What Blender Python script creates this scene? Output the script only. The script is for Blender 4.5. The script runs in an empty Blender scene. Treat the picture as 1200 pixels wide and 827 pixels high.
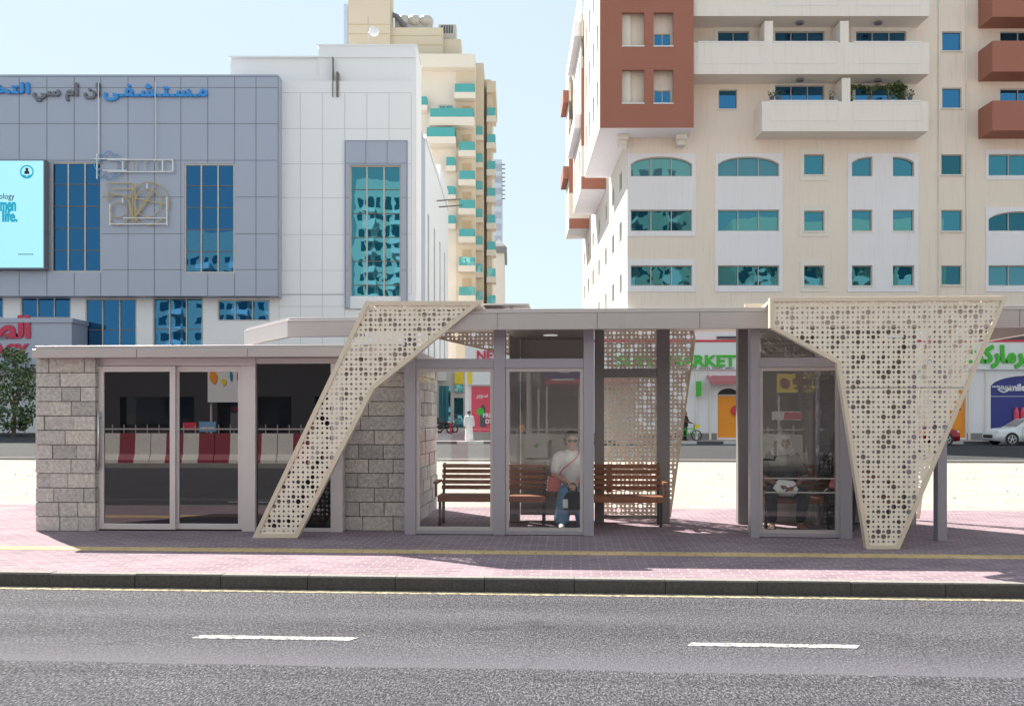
import bpy, bmesh, math, random
from mathutils import Vector, Matrix
from mathutils.geometry import delaunay_2d_cdt

R = math.radians
random.seed(7)
SC = bpy.context.scene
COL = SC.collection

# ------------------------------------------------------------------ camera
F = 1100.0          # focal length in photo pixels (photo is 1200 wide)
HY = 484.0          # horizon row
EYE = 1.6
cam = bpy.data.cameras.new('camera')
cam.sensor_width = 36.0
cam.lens = 36.0 * F / 1200.0
cam.shift_y = (HY - 413.5) / 1200.0
cam.clip_start = 0.1
cam.clip_end = 3000
camo = bpy.data.objects.new('camera', cam)
COL.objects.link(camo)
camo.location = (0, 0, EYE)
camo.rotation_euler = (R(90), 0, 0)
SC.camera = camo

# ------------------------------------------------------------------ sky, sun, exposure
SUN_EL, SUN_AZ = 46.0, -38.2          # azimuth from +Y towards +X
world = bpy.data.worlds.new('World')
SC.world = world
world.use_nodes = True
wn = world.node_tree
sky = wn.nodes.new('ShaderNodeTexSky')
sky.sky_type = 'NISHITA'
sky.sun_disc = False
sky.sun_elevation = R(SUN_EL)
sky.sun_rotation = R(SUN_AZ)
sky.altitude = 0
sky.air_density = 1.0
sky.dust_density = 0.3
sky.ozone_density = 1.0
hsv = wn.nodes.new('ShaderNodeHueSaturation')     # a milky Gulf sky: same light, less blue
hsv.inputs['Saturation'].default_value = 0.55
wn.links.new(sky.outputs['Color'], hsv.inputs['Color'])
veil = wn.nodes.new('ShaderNodeMix')                    # bright even dust veil over the whole sky
veil.data_type = 'RGBA'
veil.inputs[0].default_value = 0.87
veil.inputs[7].default_value = (2.80, 3.45, 3.72, 1)
wn.links.new(hsv.outputs['Color'], veil.inputs[6])
wn.links.new(veil.outputs[2], wn.nodes['Background'].inputs['Color'])
wn.nodes['Background'].inputs['Strength'].default_value = 0.060
sun = bpy.data.lights.new('sun', 'SUN')
sun.energy = 3.0
sun.angle = R(0.53)
sun.color = (1.0, 0.94, 0.84)
suno = bpy.data.objects.new('sun', sun)
COL.objects.link(suno)
sd = Vector((math.sin(R(SUN_AZ)) * math.cos(R(SUN_EL)), math.cos(R(SUN_AZ)) * math.cos(R(SUN_EL)), math.sin(R(SUN_EL))))
suno.rotation_euler = sd.to_track_quat('Z', 'Y').to_euler()
suno.location = sd * 60
vs = SC.view_settings
vs.view_transform = 'Standard'
vs.look = 'None'
vs.gamma = 1.0
vs.use_curve_mapping = False
vs.exposure = 2.04
SC.cycles.max_bounces = 8
SC.cycles.transparent_max_bounces = 16
SC.cycles.use_denoising = True
SC.cycles.sample_clamp_indirect = 6.0

# ------------------------------------------------------------------ frames
TH = R(3.6)                            # the street (road, shelter) runs 3.6 degrees off the picture plane
CT, ST = math.cos(TH), math.sin(TH)


def S2W(u, v, z=0.0):
    return Vector((u * CT + v * ST, -u * ST + v * CT, z))


def SU(px, v):
    """street coordinate u of photo column px on the upright plane at street depth v"""
    dx = (px - 600.0) / F
    t = v / (ST * dx + CT)
    return (CT * dx - ST) * t


def SZ(px, py, v):
    dx = (px - 600.0) / F
    t = v / (ST * dx + CT)
    return EYE + (HY - py) / F * t


def WX(px, D):
    return (px - 600.0) / F * D


def WZ(py, D):
    return EYE + (HY - py) / F * D


# ------------------------------------------------------------------ materials
MATS = {}


def nd(t, kind, **kw):
    n = t.nodes.new(kind)
    for k, v in kw.items():
        setattr(n, k, v)
    return n


def ramp(t, src, stops):
    r = nd(t, 'ShaderNodeValToRGB')
    els = r.color_ramp.elements
    while len(els) < len(stops):
        els.new(0.5)
    for e, (p, c) in zip(els, stops):
        e.position = p
        e.color = c if len(c) == 4 else (*c, 1)
    t.links.new(src, r.inputs['Fac'])
    return r.outputs['Color']


def mixc(t, fac, a, b, blend='MIX'):
    m = nd(t, 'ShaderNodeMix', data_type='RGBA', blend_type=blend)
    for i, x in ((0, fac), (6, a), (7, b)):
        if hasattr(x, 'links'):
            t.links.new(x, m.inputs[i])
        elif i == 0:
            m.inputs[0].default_value = x
        else:
            m.inputs[i].default_value = (*x[:3], 1)
    return m.outputs[2]


def noise(t, vec, scale, detail=4, rough=.6):
    n = nd(t, 'ShaderNodeTexNoise')
    n.inputs['Scale'].default_value = scale
    n.inputs['Detail'].default_value = detail
    n.inputs['Roughness'].default_value = rough
    if vec is not None:
        t.links.new(vec, n.inputs['Vector'])
    return n.outputs['Fac']


def objco(t, scale=(1, 1, 1)):
    c = nd(t, 'ShaderNodeTexCoord')
    m = nd(t, 'ShaderNodeMapping')
    m.inputs['Scale'].default_value = scale
    t.links.new(c.outputs['Object'], m.inputs['Vector'])
    return m.outputs['Vector']


def new_mat(name):
    m = bpy.data.materials.new(name)
    m.use_nodes = True
    MATS[name] = m
    return m, m.node_tree, m.node_tree.nodes['Principled BSDF']


def mat(name, col, rough=.6, metal=0.0, var=.10, vscale=1.5, bump=0.0, bscale=60, streak=0.0, spec=.5, grain=0.0):
    m, t, b = new_mat(name)
    b.inputs['Roughness'].default_value = rough
    b.inputs['Metallic'].default_value = metal
    b.inputs['Specular IOR Level'].default_value = spec
    v = objco(t)
    c = mixc(t, noise(t, v, vscale, 5), [x * (1 - var) for x in col], [min(1, x * (1 + var)) for x in col])
    if streak:
        sv = objco(t, (6, 6, .35))
        f = ramp(t, noise(t, sv, 1.2, 6, .7), [(.52, (0, 0, 0)), (.78, (1, 1, 1))])
        mm = nd(t, 'ShaderNodeMath', operation='MULTIPLY')
        t.links.new(f, mm.inputs[0])
        mm.inputs[1].default_value = streak
        c = mixc(t, mm.outputs[0], c, [x * .55 for x in col])
    if grain:
        g = noise(t, v, bscale, 2, .5)
        c = mixc(t, grain, c, ramp(t, g, [(.35, (.25, .25, .25)), (.65, (1, 1, 1))]), 'MULTIPLY')
    t.links.new(c, b.inputs['Base Color'])
    if bump:
        bn = nd(t, 'ShaderNodeBump')
        bn.inputs['Strength'].default_value = bump
        bn.inputs['Distance'].default_value = .02
        t.links.new(noise(t, v, bscale, 4), bn.inputs['Height'])
        t.links.new(bn.outputs['Normal'], b.inputs['Normal'])
    return m


def reflective_glass(name, dark, tint, fac, wav=.02, wscale=.5, rough=.0):
    """tinted coated window glass: dark body with a slightly wavy mirror coat"""
    m = bpy.data.materials.new(name)
    m.use_nodes = True
    t = m.node_tree
    t.nodes.remove(t.nodes['Principled BSDF'])
    d = nd(t, 'ShaderNodeBsdfDiffuse')
    d.inputs['Color'].default_value = (*dark, 1)
    g = nd(t, 'ShaderNodeBsdfGlossy')
    g.inputs['Color'].default_value = (*tint, 1)
    g.inputs['Roughness'].default_value = rough
    lw = nd(t, 'ShaderNodeLayerWeight')
    lw.inputs['Blend'].default_value = .35
    mr = nd(t, 'ShaderNodeMapRange')
    mr.inputs['To Min'].default_value = fac
    mr.inputs['To Max'].default_value = min(1, fac + .35)
    t.links.new(lw.outputs['Fresnel'], mr.inputs['Value'])
    if wav:
        v = objco(t)
        bn = nd(t, 'ShaderNodeBump')
        bn.inputs['Strength'].default_value = 1
        bn.inputs['Distance'].default_value = wav
        t.links.new(noise(t, v, wscale, 1.5, .4), bn.inputs['Height'])
        t.links.new(bn.outputs['Normal'], g.inputs['Normal'])
    x = nd(t, 'ShaderNodeMixShader')
    t.links.new(mr.outputs[0], x.inputs[0])
    t.links.new(d.outputs[0], x.inputs[1])
    t.links.new(g.outputs[0], x.inputs[2])
    t.links.new(x.outputs[0], t.nodes['Material Output'].inputs['Surface'])
    MATS[name] = m
    return m


def clear_glass(name, tint, fac):
    m = bpy.data.materials.new(name)
    m.use_nodes = True
    t = m.node_tree
    t.nodes.remove(t.nodes['Principled BSDF'])
    d = nd(t, 'ShaderNodeBsdfTransparent')
    d.inputs['Color'].default_value = (*tint, 1)
    g = nd(t, 'ShaderNodeBsdfGlossy')
    g.inputs['Roughness'].default_value = 0
    g.inputs['Color'].default_value = (.95, .97, 1, 1)
    lw = nd(t, 'ShaderNodeLayerWeight')
    lw.inputs['Blend'].default_value = .25
    mr = nd(t, 'ShaderNodeMapRange')
    mr.inputs['To Min'].default_value = fac
    mr.inputs['To Max'].default_value = .8
    t.links.new(lw.outputs['Fresnel'], mr.inputs['Value'])
    x = nd(t, 'ShaderNodeMixShader')
    t.links.new(mr.outputs[0], x.inputs[0])
    t.links.new(d.outputs[0], x.inputs[1])
    t.links.new(g.outputs[0], x.inputs[2])
    t.links.new(x.outputs[0], t.nodes['Material Output'].inputs['Surface'])
    MATS[name] = m
    return m


def emit(name, col, s):
    m = bpy.data.materials.new(name)
    m.use_nodes = True
    t = m.node_tree
    b = t.nodes['Principled BSDF']
    b.inputs['Base Color'].default_value = (*[c * .3 for c in col], 1)
    b.inputs['Emission Color'].default_value = (*col, 1)
    b.inputs['Emission Strength'].default_value = s
    MATS[name] = m
    return m


def island_mat(name, stops, rough=.8, bump=.5, bscale=30, grain=.5):
    """each loose block, slat or leaf of the mesh takes its own shade"""
    m, t, b = new_mat(name)
    b.inputs['Roughness'].default_value = rough
    g = nd(t, 'ShaderNodeNewGeometry')
    c = ramp(t, g.outputs['Random Per Island'], stops)
    v = objco(t)
    n = noise(t, v, bscale, 5, .7)
    c = mixc(t, grain, c, ramp(t, n, [(.3, (.45, .45, .45)), (.7, (1.15, 1.15, 1.15))]), 'MULTIPLY')
    t.links.new(c, b.inputs['Base Color'])
    if bump:
        bn = nd(t, 'ShaderNodeBump')
        bn.inputs['Strength'].default_value = bump
        bn.inputs['Distance'].default_value = .02
        t.links.new(n, bn.inputs['Height'])
        t.links.new(bn.outputs['Normal'], b.inputs['Normal'])
    return m


# ground materials
def make_asphalt(name, base, speck, wear=True):
    m, t, b = new_mat(name)
    b.inputs['Roughness'].default_value = .9
    b.inputs['Specular IOR Level'].default_value = .12
    v = objco(t)
    fine = noise(t, objco(t, (1, .36, 1)), 78, 2, .8)
    c = ramp(t, fine, [(.36, [x * .35 for x in base]), (.50, base), (.60, speck), (.72, [x * 1.7 for x in speck])])
    big = noise(t, objco(t, (.22, 1.4, 1)), 1.1, 5, .6)
    c = mixc(t, .8, c, ramp(t, big, [(.3, (.80, .80, .82)), (.7, (1.15, 1.15, 1.14))]), 'MULTIPLY')
    if wear:
        sep = nd(t, 'ShaderNodeSeparateXYZ')
        t.links.new(objco(t), sep.inputs[0])
        add = nd(t, 'ShaderNodeMath', operation='MULTIPLY_ADD')
        t.links.new(noise(t, v, .9, 3), add.inputs[0])
        add.inputs[1].default_value = .10
        t.links.new(sep.outputs['Y'], add.inputs[2])
        mr = nd(t, 'ShaderNodeMapRange')
        mr.inputs['From Min'].default_value = 0
        mr.inputs['From Max'].default_value = 10
        t.links.new(add.outputs[0], mr.inputs['Value'])
        band = ramp(t, mr.outputs[0], [(.0, (0, 0, 0)), (.638, (0, 0, 0)), (.64, (.75, .75, .75)), (.70, (.2, .2, .2)), (.74, (0, 0, 0)), (.80, (.25, .25, .25)), (.86, (0, 0, 0))])
        c = mixc(t, band, c, [x * 1.75 for x in base])
        lanes = ramp(t, mr.outputs[0], [(.0, (1, 1, 1)), (.60, (1, 1, 1)), (.615, (.62, .62, .62)), (.633, (1, 1, 1)), (.76, (.78, .78, .78)), (.80, (1, 1, 1)), (.84, (.8, .8, .8)), (.88, (1, 1, 1))])
        blot = ramp(t, noise(t, objco(t, (.35, 1.3, 1)), 1.9, 6, .7), [(.42, (0, 0, 0)), (.62, (1, 1, 1))])
        c = mixc(t, blot, c, mixc(t, 1.0, c, lanes, 'MULTIPLY'))
        drip = ramp(t, noise(t, objco(t, (.6, 1, 1)), 3.1, 3, .5), [(.27, (.35, .35, .36)), (.33, (1, 1, 1))])
        c = mixc(t, .35, c, drip, 'MULTIPLY')
        ck = nd(t, 'ShaderNodeTexVoronoi', feature='DISTANCE_TO_EDGE')
        ck.inputs['Scale'].default_value = .42
        wob = nd(t, 'ShaderNodeTexNoise')
        wob.inputs['Scale'].default_value = 3
        t.links.new(v, wob.inputs['Vector'])
        t.links.new(mixc(t, .22, v, wob.outputs['Color']), ck.inputs['Vector'])
        c = mixc(t, ramp(t, ck.outputs['Distance'], [(.0, (.22, .22, .22)), (.005, (0, 0, 0))]), c, [x * .25 for x in base])
    t.links.new(c, b.inputs['Base Color'])
    bn = nd(t, 'ShaderNodeBump')
    bn.inputs['Strength'].default_value = .9
    bn.inputs['Distance'].default_value = .012
    t.links.new(fine, bn.inputs['Height'])
    t.links.new(bn.outputs['Normal'], b.inputs['Normal'])
    return m


def make_pavers(name, c1, c2, joint, w=.2, h=.1, mortar=.007):
    m, t, b = new_mat(name)
    b.inputs['Roughness'].default_value = .9
    b.inputs['Specular IOR Level'].default_value = .1
    v = objco(t)
    k = nd(t, 'ShaderNodeTexBrick')
    k.inputs['Scale'].default_value = 1
    k.inputs['Brick Width'].default_value = w
    k.inputs['Row Height'].default_value = h
    k.inputs['Mortar Size'].default_value = mortar
    k.inputs['Mortar Smooth'].default_value = .2
    k.inputs['Color1'].default_value = (*c1, 1)
    k.inputs['Color2'].default_value = (*c2, 1)
    k.inputs['Mortar'].default_value = (*joint, 1)
    t.links.new(v, k.inputs['Vector'])
    c = mixc(t, .7, k.outputs['Color'], ramp(t, noise(t, v, 1.3, 6, .65), [(.3, (.72, .72, .74)), (.7, (1.18, 1.16, 1.12))]), 'MULTIPLY')
    c = mixc(t, .5, c, ramp(t, noise(t, v, 70, 2, .6), [(.35, (.7, .7, .7)), (.65, (1.15, 1.15, 1.15))]), 'MULTIPLY')
    t.links.new(c, b.inputs['Base Color'])
    bn = nd(t, 'ShaderNodeBump')
    bn.invert = True
    bn.inputs['Strength'].default_value = .6
    bn.inputs['Distance'].default_value = .006
    t.links.new(k.outputs['Fac'], bn.inputs['Height'])
    t.links.new(bn.outputs['Normal'], b.inputs['Normal'])
    return m


M_ASPH = make_asphalt('asphalt', (.074, .071, .083), (.135, .132, .148))
M_ASPH2 = make_asphalt('asphalt_far', (.055, .055, .06), (.08, .08, .085), False)
M_PAVE = make_pavers('pavers_mauve', (.235, .168, .206), (.290, .213, .25), (.40, .335, .35))
M_TACT = make_pavers('pavers_yellow', (.60, .425, .22), (.64, .46, .26), (.46, .35, .2), .2, .2, .01)
M_SAND = mat('sand', (.42, .378, .335), 1.0, var=.30, vscale=.8, bump=1.0, bscale=9, grain=.4, spec=.05)
M_KERB = mat('kerb_concrete', (.30, .28, .27), .95, spec=.1, var=.2, vscale=2.5, bump=.4, bscale=40, grain=.3)
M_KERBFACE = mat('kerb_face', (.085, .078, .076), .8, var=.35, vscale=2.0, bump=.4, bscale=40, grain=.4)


def make_paint(name, col, worn, lo, hi):
    m, t, b = new_mat(name)
    b.inputs['Roughness'].default_value = .9
    b.inputs['Specular IOR Level'].default_value = .1
    v = objco(t)
    f = ramp(t, noise(t, v, 17, 8, .8), [(lo, (0, 0, 0)), (hi, (1, 1, 1))])
    c = mixc(t, noise(t, v, 3, 4), [x * .72 for x in col], col)
    t.links.new(mixc(t, f, worn, c), b.inputs['Base Color'])
    return m


M_WHITELINE = make_paint('line_white', (.60, .59, .57), (.10, .10, .105), .43, .52)
M_YELLOWLINE = make_paint('line_yellow', (.52, .44, .29), (.12, .11, .10), .42, .56)
M_FARPAVE = make_pavers('pavers_far', (.40, .33, .33), (.44, .36, .35), (.36, .3, .3), .4, .4, .01)
# shelter
M_ALU = mat('painted_aluminium', (.50, .455, .45), .42, .35, var=.04, vscale=4, bump=.03, bscale=200)
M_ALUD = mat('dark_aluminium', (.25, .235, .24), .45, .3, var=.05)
M_ALUL = mat('light_aluminium', (.64, .585, .59), .45, .3, var=.05, vscale=3)
M_POST = mat('post_aluminium', (.37, .355, .405), .42, .35, var=.04)
M_SOFFIT = mat('soffit', (.60, .58, .56), .7)
M_PERF = mat('perforated_sheet', (.84, .76, .65), .48, .15, var=.06, vscale=2.0, streak=.28)
M_PERFR = mat('sheet_rim', (.72, .62, .50), .45, .2, var=.06)
M_STONE = island_mat('split_stone', [(0, (.42, .405, .395)), (.3, (.55, .52, .50)), (.6, (.63, .585, .55)), (.85, (.51, .49, .48)), (1, (.66, .60, .54))], .88, .7, 22, .75)
M_MORTAR = mat('mortar', (.13, .12, .115), .95)
M_DARKGLASS = reflective_glass('tinted_door_glass', (.008, .009, .012), (.95, .93, .95), .105, 0)
M_GLASS = clear_glass('clear_glass', (.98, .985, .985), .014)
M_PANELBACK = mat('grey_panel', (.34, .325, .305), .5, var=.06)
M_STEEL = mat('brushed_steel', (.62, .62, .62), .28, .9, var=.05)
M_WOOD = island_mat('bench_wood', [(0, (.22, .085, .05)), (.5, (.31, .125, .07)), (1, (.38, .165, .09))], .5, .15, 25, .5)
M_IRON = mat('bench_iron', (.06, .06, .065), .5, .5)
M_LAMPDISC = emit('lamp_disc', (1, .97, .9), .10)
# buildings
M_CREAM = mat('cream_render', (.80, .695, .61), .85, var=.06, vscale=.25, streak=.38)
M_CREAM2 = mat('pale_cream_render', (.76, .71, .65), .85, var=.05, vscale=.3, streak=.18)
M_WHITE = mat('white_render', (.79, .765, .80), .8, var=.04, vscale=.4, streak=.26)
M_BALC = mat('balcony_render', (.79, .735, .685), .8, var=.04, vscale=.4, streak=.3)
M_BROWN = mat('brown_render', (.345, .14, .10), .85, var=.06, vscale=.4, streak=.08)
M_TEAL = reflective_glass('teal_window', (.012, .06, .075), (.10, .34, .42), .55, .007, .6)
M_BLUE = reflective_glass('blue_window', (.01, .03, .06), (.05, .20, .40), .55, .008, .5)
M_TEAL2 = reflective_glass('teal_window_dark', (.01, .04, .055), (.06, .22, .27), .50, .010, .8)
M_TEAL3 = reflective_glass('teal_window_blind', (.11, .20, .21), (.10, .34, .42), .40, .006, .5)
M_SKYWIN = reflective_glass('blue_balcony_glass', (.01, .03, .06), (.08, .30, .55), .55, .006, .6)
M_WFRAME = mat('window_frame', (.50, .47, .43), .5, .2)
M_WFRAMED = mat('dark_window_frame', (.16, .14, .12), .5, .2)
M_GREYCLAD = mat('grey_cladding', (.37, .40, .50), .42, .35, var=.04, vscale=.3)
M_WHITECLAD = mat('white_cladding', (.79, .79, .82), .45, .1, var=.03, vscale=.3)
M_JOINT = mat('panel_joint', (.17, .18, .21), .8)
M_JOINTL = mat('pale_panel_joint', (.52, .53, .56), .8)
M_TOWER = mat('tower_beige', (.62, .535, .42), .85, var=.05, vscale=.3, streak=.08)
M_TOWERL = mat('tower_pale', (.70, .64, .56), .85, var=.05, vscale=.3)
M_GREENGL = reflective_glass('green_railing_glass', (.05, .30, .29), (.35, .70, .68), .28, .02, 1)
M_SHADEIN = mat('balcony_inner', (.52, .40, .25), .9)
M_SKYBLUE = mat('far_blue_tower', (.48, .57, .70), .6)  # pale because the far tower's distance haze is put into the colour
M_RED = mat('red_paint', (.62, .035, .07), .5)
M_REDD = mat('barrier_red', (.26, .022, .045), .6, var=.15, vscale=4, grain=.2)
M_BWHITE = mat('barrier_white', (.68, .65, .62), .7, var=.1, vscale=3, grain=.25, bscale=25)
M_BTAN = mat('barrier_tan', (.46, .42, .38), .75, var=.15, vscale=4, grain=.2)
M_GREEN = mat('sign_green', (.05, .47, .03), .5)
M_SIGNWHITE = mat('sign_white', (.74, .75, .78), .4, var=.03)
M_ORANGE = mat('orange_panel', (.85, .30, .02), .5)
M_NAVY = mat('navy_panel', (.02, .03, .22), .4)
M_BLACK = mat('black', (.015, .015, .017), .5)
M_DGREY = mat('dark_grey', (.09, .09, .10), .6)
M_MIDGREY = mat('mid_grey', (.16, .165, .20), .5)
M_BLUELET = mat('letter_blue', (.03, .27, .70), .4)
M_PINKLET = mat('letter_crimson', (.55, .03, .09), .4)
M_YELLOW = mat('sign_yellow', (.80, .62, .04), .5)
M_GOLD = mat('gold_rope', (.50, .40, .20), .5)
M_PALEBLUE = mat('pale_blue_rope', (.16, .36, .58), .5)
M_AWN = mat('awning_red', (.48, .16, .18), .8)
M_SCREEN = emit('screen_cyan', (.36, .74, .86), .25)
M_SCREENTEAL = emit('screen_teal', (.0, .34, .50), .22)
M_ASPHDARK = mat('rubber', (.02, .02, .021), .8)
M_LEAF = island_mat('leaves', [(0, (.035, .075, .035)), (.45, (.08, .15, .06)), (.8, (.13, .21, .08)), (1, (.26, .26, .10))], .6, 0, 8, .2)
M_VINE = island_mat('vine_leaves', [(0, (.03, .055, .012)), (.5, (.075, .11, .025)), (1, (.13, .15, .04))], .6, 0, 8, .2)
M_BARK = mat('bark', (.12, .09, .06), .9, bump=.6, bscale=12)
M_FACADE_DARK = mat('dark_facade', (.022, .021, .024), .6, var=.15, vscale=.5)
M_FACADE_OPP = mat('opposite_cream', (.50, .46, .40), .85, var=.06, vscale=.2)
M_FACADE_OPP2 = mat('opposite_white', (.56, .55, .54), .85, var=.05, vscale=.2)
M_PINKP = mat('poster_red', (.68, .07, .12), .5)

# ------------------------------------------------------------------ mesh builder
BASE = {}
ID = lambda a, d, z: (a, d, z)


def front(y0):            # facade looking towards the camera
    return lambda a, d, z: (a, y0 + d, z)


def leftface(x0):         # facade looking left
    return lambda a, d, z: (x0 + d, a, z)


def rightface(x0):        # facade looking right
    return lambda a, d, z: (x0 - d, a, z)


def backface(y0):         # facade looking away from the camera
    return lambda a, d, z: (-a, y0 - d, z)


class MB:
    def __init__(s):
        s.V, s.F, s.I, s.mi = [], [], [], 0

    def add(s, vs, fs):
        n = len(s.V)
        s.V += [tuple(v) for v in vs]
        s.F += [tuple(i + n for i in f) for f in fs]
        s.I += [s.mi] * len(fs)
        return s

    def box(s, a0, a1, d0, d1, z0, z1, M=ID):
        c = [M(a, d, z) for z in (z0, z1) for d in (d0, d1) for a in (a0, a1)]
        return s.add(c, [(0, 2, 3, 1), (4, 5, 7, 6), (0, 1, 5, 4), (2, 6, 7, 3), (0, 4, 6, 2), (1, 3, 7, 5)])

    def prism(s, pts, d0, d1, M=ID):
        """pts in (a, z), extruded along depth"""
        n = len(pts)
        vs = [M(a, d0, z) for a, z in pts] + [M(a, d1, z) for a, z in pts]
        fs = [tuple(range(n)), tuple(range(2 * n - 1, n - 1, -1))]
        fs += [(i, i + n, (i + 1) % n + n, (i + 1) % n) for i in range(n)]
        return s.add(vs, fs)

    def slab(s, pts, z0, z1):
        n = len(pts)
        vs = [(x, y, z0) for x, y in pts] + [(x, y, z1) for x, y in pts]
        fs = [tuple(range(n - 1, -1, -1)), tuple(range(n, 2 * n))]
        fs += [(i, (i + 1) % n, (i + 1) % n + n, i + n) for i in range(n)]
        return s.add(vs, fs)

    def ring(s, pts, w, d0, d1, M=ID):
        """flat rim of width w along the inside of the polygon pts (a, z)"""
        inn = inset(pts, w)
        n = len(pts)
        vs = [M(a, d, z) for d in (d0, d1) for q in (pts, inn) for a, z in q]
        o0, i0, o1, i1 = 0, n, 2 * n, 3 * n
        fs = []
        for i in range(n):
            j = (i + 1) % n
            fs += [(o0 + i, o0 + j, i0 + j, i0 + i), (o1 + i, i1 + i, i1 + j, o1 + j), (o0 + i, o1 + i, o1 + j, o0 + j), (i0 + i, i0 + j, i1 + j, i1 + i)]
        return s.add(vs, fs)

    def cyl(s, p0, p1, r0, r1=None, n=10, cap=True):
        r1 = r0 if r1 is None else r1
        p0, p1 = Vector(p0), Vector(p1)
        ax = (p1 - p0)
        if ax.length < 1e-6:
            return s
        ax.normalize()
        t = Vector((0, 0, 1)) if abs(ax.z) < .9 else Vector((1, 0, 0))
        x = ax.cross(t).normalized()
        y = ax.cross(x)
        vs = []
        for p, r in ((p0, r0), (p1, r1)):
            vs += [p + (x * math.cos(2 * math.pi * i / n) + y * math.sin(2 * math.pi * i / n)) * r for i in range(n)]
        fs = [(i, (i + 1) % n, (i + 1) % n + n, i + n) for i in range(n)]
        if cap:
            fs += [tuple(range(n - 1, -1, -1)), tuple(range(n, 2 * n))]
        return s.add(vs, fs)

    def tube(s, pts, r, n=6, closed=False):
        k = len(pts)
        for i in range(k if closed else k - 1):
            s.cyl(pts[i], pts[(i + 1) % k], r, r, n)
        return s

    def sphere(s, c, r, n=10, m=6, sc=(1, 1, 1)):
        vs, fs = [], []
        for j in range(m + 1):
            ph = math.pi * j / m
            for i in range(n):
                th = 2 * math.pi * i / n
                vs.append((c[0] + r * sc[0] * math.sin(ph) * math.cos(th), c[1] + r * sc[1] * math.sin(ph) * math.sin(th), c[2] + r * sc[2] * math.cos(ph)))
        for j in range(m):
            for i in range(n):
                fs.append((j * n + i, j * n + (i + 1) % n, (j + 1) * n + (i + 1) % n, (j + 1) * n + i))
        return s.add(vs, fs)

    def torus(s, c, axis, R0, r, n=24, m=8):
        axis = Vector(axis).normalized()
        t = Vector((0, 0, 1)) if abs(axis.z) < .9 else Vector((1, 0, 0))
        x = axis.cross(t).normalized()
        y = axis.cross(x)
        vs, fs = [], []
        for i in range(n):
            d = x * math.cos(2 * math.pi * i / n) + y * math.sin(2 * math.pi * i / n)
            for j in range(m):
                a = 2 * math.pi * j / m
                vs.append(Vector(c) + d * (R0 + r * math.cos(a)) + axis * r * math.sin(a))
        for i in range(n):
            for j in range(m):
                fs.append((i * m + j, ((i + 1) % n) * m + j, ((i + 1) % n) * m + (j + 1) % m, i * m + (j + 1) % m))
        return s.add(vs, fs)

    def facade(s, M, a0, a1, z0, z1, openings, reveal=.2, d=0.0, edge=0.0, arches=()):
        """wall sheet with real openings (a0, a1, z0, z1) and their reveals; arches: {opening index: profile}"""
        xs = sorted({a0, a1, *[o[0] for o in openings], *[o[1] for o in openings]})
        zs = sorted({z0, z1, *[o[2] for o in openings], *[o[3] for o in openings]})
        xs = [x for x in xs if a0 <= x <= a1]
        zs = [z for z in zs if z0 <= z <= z1]
        for i in range(len(xs) - 1):
            for j in range(len(zs) - 1):
                cx, cz = (xs[i] + xs[i + 1]) / 2, (zs[j] + zs[j + 1]) / 2
                if any(o[0] < cx < o[1] and o[2] < cz < o[3] for o in openings):
                    continue
                s.add([M(xs[i], d, zs[j]), M(xs[i + 1], d, zs[j]), M(xs[i + 1], d, zs[j + 1]), M(xs[i], d, zs[j + 1])], [(0, 1, 2, 3)])
        for o in openings:
            p = [(o[0], o[2]), (o[1], o[2]), (o[1], o[3]), (o[0], o[3])]
            for k in range(4):
                q, r = p[k], p[(k + 1) % 4]
                s.add([M(q[0], d, q[1]), M(r[0], d, r[1]), M(r[0], d + reveal, r[1]), M(q[0], d + reveal, q[1])], [(0, 1, 2, 3)])
        if edge:
            p = [(a0, z0), (a1, z0), (a1, z1), (a0, z1)]
            for k in range(4):
                q, r = p[k], p[(k + 1) % 4]
                s.add([M(q[0], d, q[1]), M(r[0], d, r[1]), M(r[0], d + edge, r[1]), M(q[0], d + edge, q[1])], [(0, 1, 2, 3)])
        return s

    def spandrel(s, M, a0, a1, ztop, prof, d0, d1, n=12):
        """solid filling between an arch profile prof(t) (height) and the flat head ztop of its opening"""
        pts = [(a0 + (a1 - a0) * i / n, prof(i / n)) for i in range(n + 1)]
        for i in range(n):
            p, q = pts[i], pts[i + 1]
            if ztop - min(p[1], q[1]) < 1e-4:
                continue
            s.prism([p, q, (q[0], ztop + .001), (p[0], ztop + .001)], d0, d1, M)
        return s

    def text(s, body, M, a0, z0, d, width=None, height=None, bold=0.0, depth=.03, align='L', shear=0):
        c = bpy.data.curves.new('t', 'FONT')
        c.body = body
        c.size = 1
        c.extrude = .02
        c.offset = bold
        c.shear = shear
        c.resolution_u = 3
        o = bpy.data.objects.new('t', c)
        me = bpy.data.meshes.new_from_object(o)
        bpy.data.objects.remove(o)
        xs = [v.co.x for v in me.vertices]
        ys = [v.co.y for v in me.vertices]
        w, h = max(xs) - min(xs), max(ys) - min(ys)
        sy = height / h if height else width / w
        sx = width / w if width else sy
        off = {'L': min(xs), 'R': max(xs), 'C': (min(xs) + max(xs)) / 2}[align]
        vs = [M(a0 + (v.co.x - off) * sx, d + (0 if v.co.z > 0 else depth), z0 + (v.co.y - min(ys)) * sy) for v in me.vertices]
        fs = [tuple(p.vertices) for p in me.polygons]
        bpy.data.meshes.remove(me)
        bpy.data.curves.remove(c)
        return s.add(vs, fs)

    def boldtext(s, body, M, a0, z0, d, r, **kw):
        for i in range(7):
            dx, dz = (0, 0) if i == 6 else (r * math.cos(i * 1.047), r * math.sin(i * 1.047))
            s.text(body, M, a0 + dx, z0 + dz, d - .002 * i, **kw)
        return s

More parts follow.
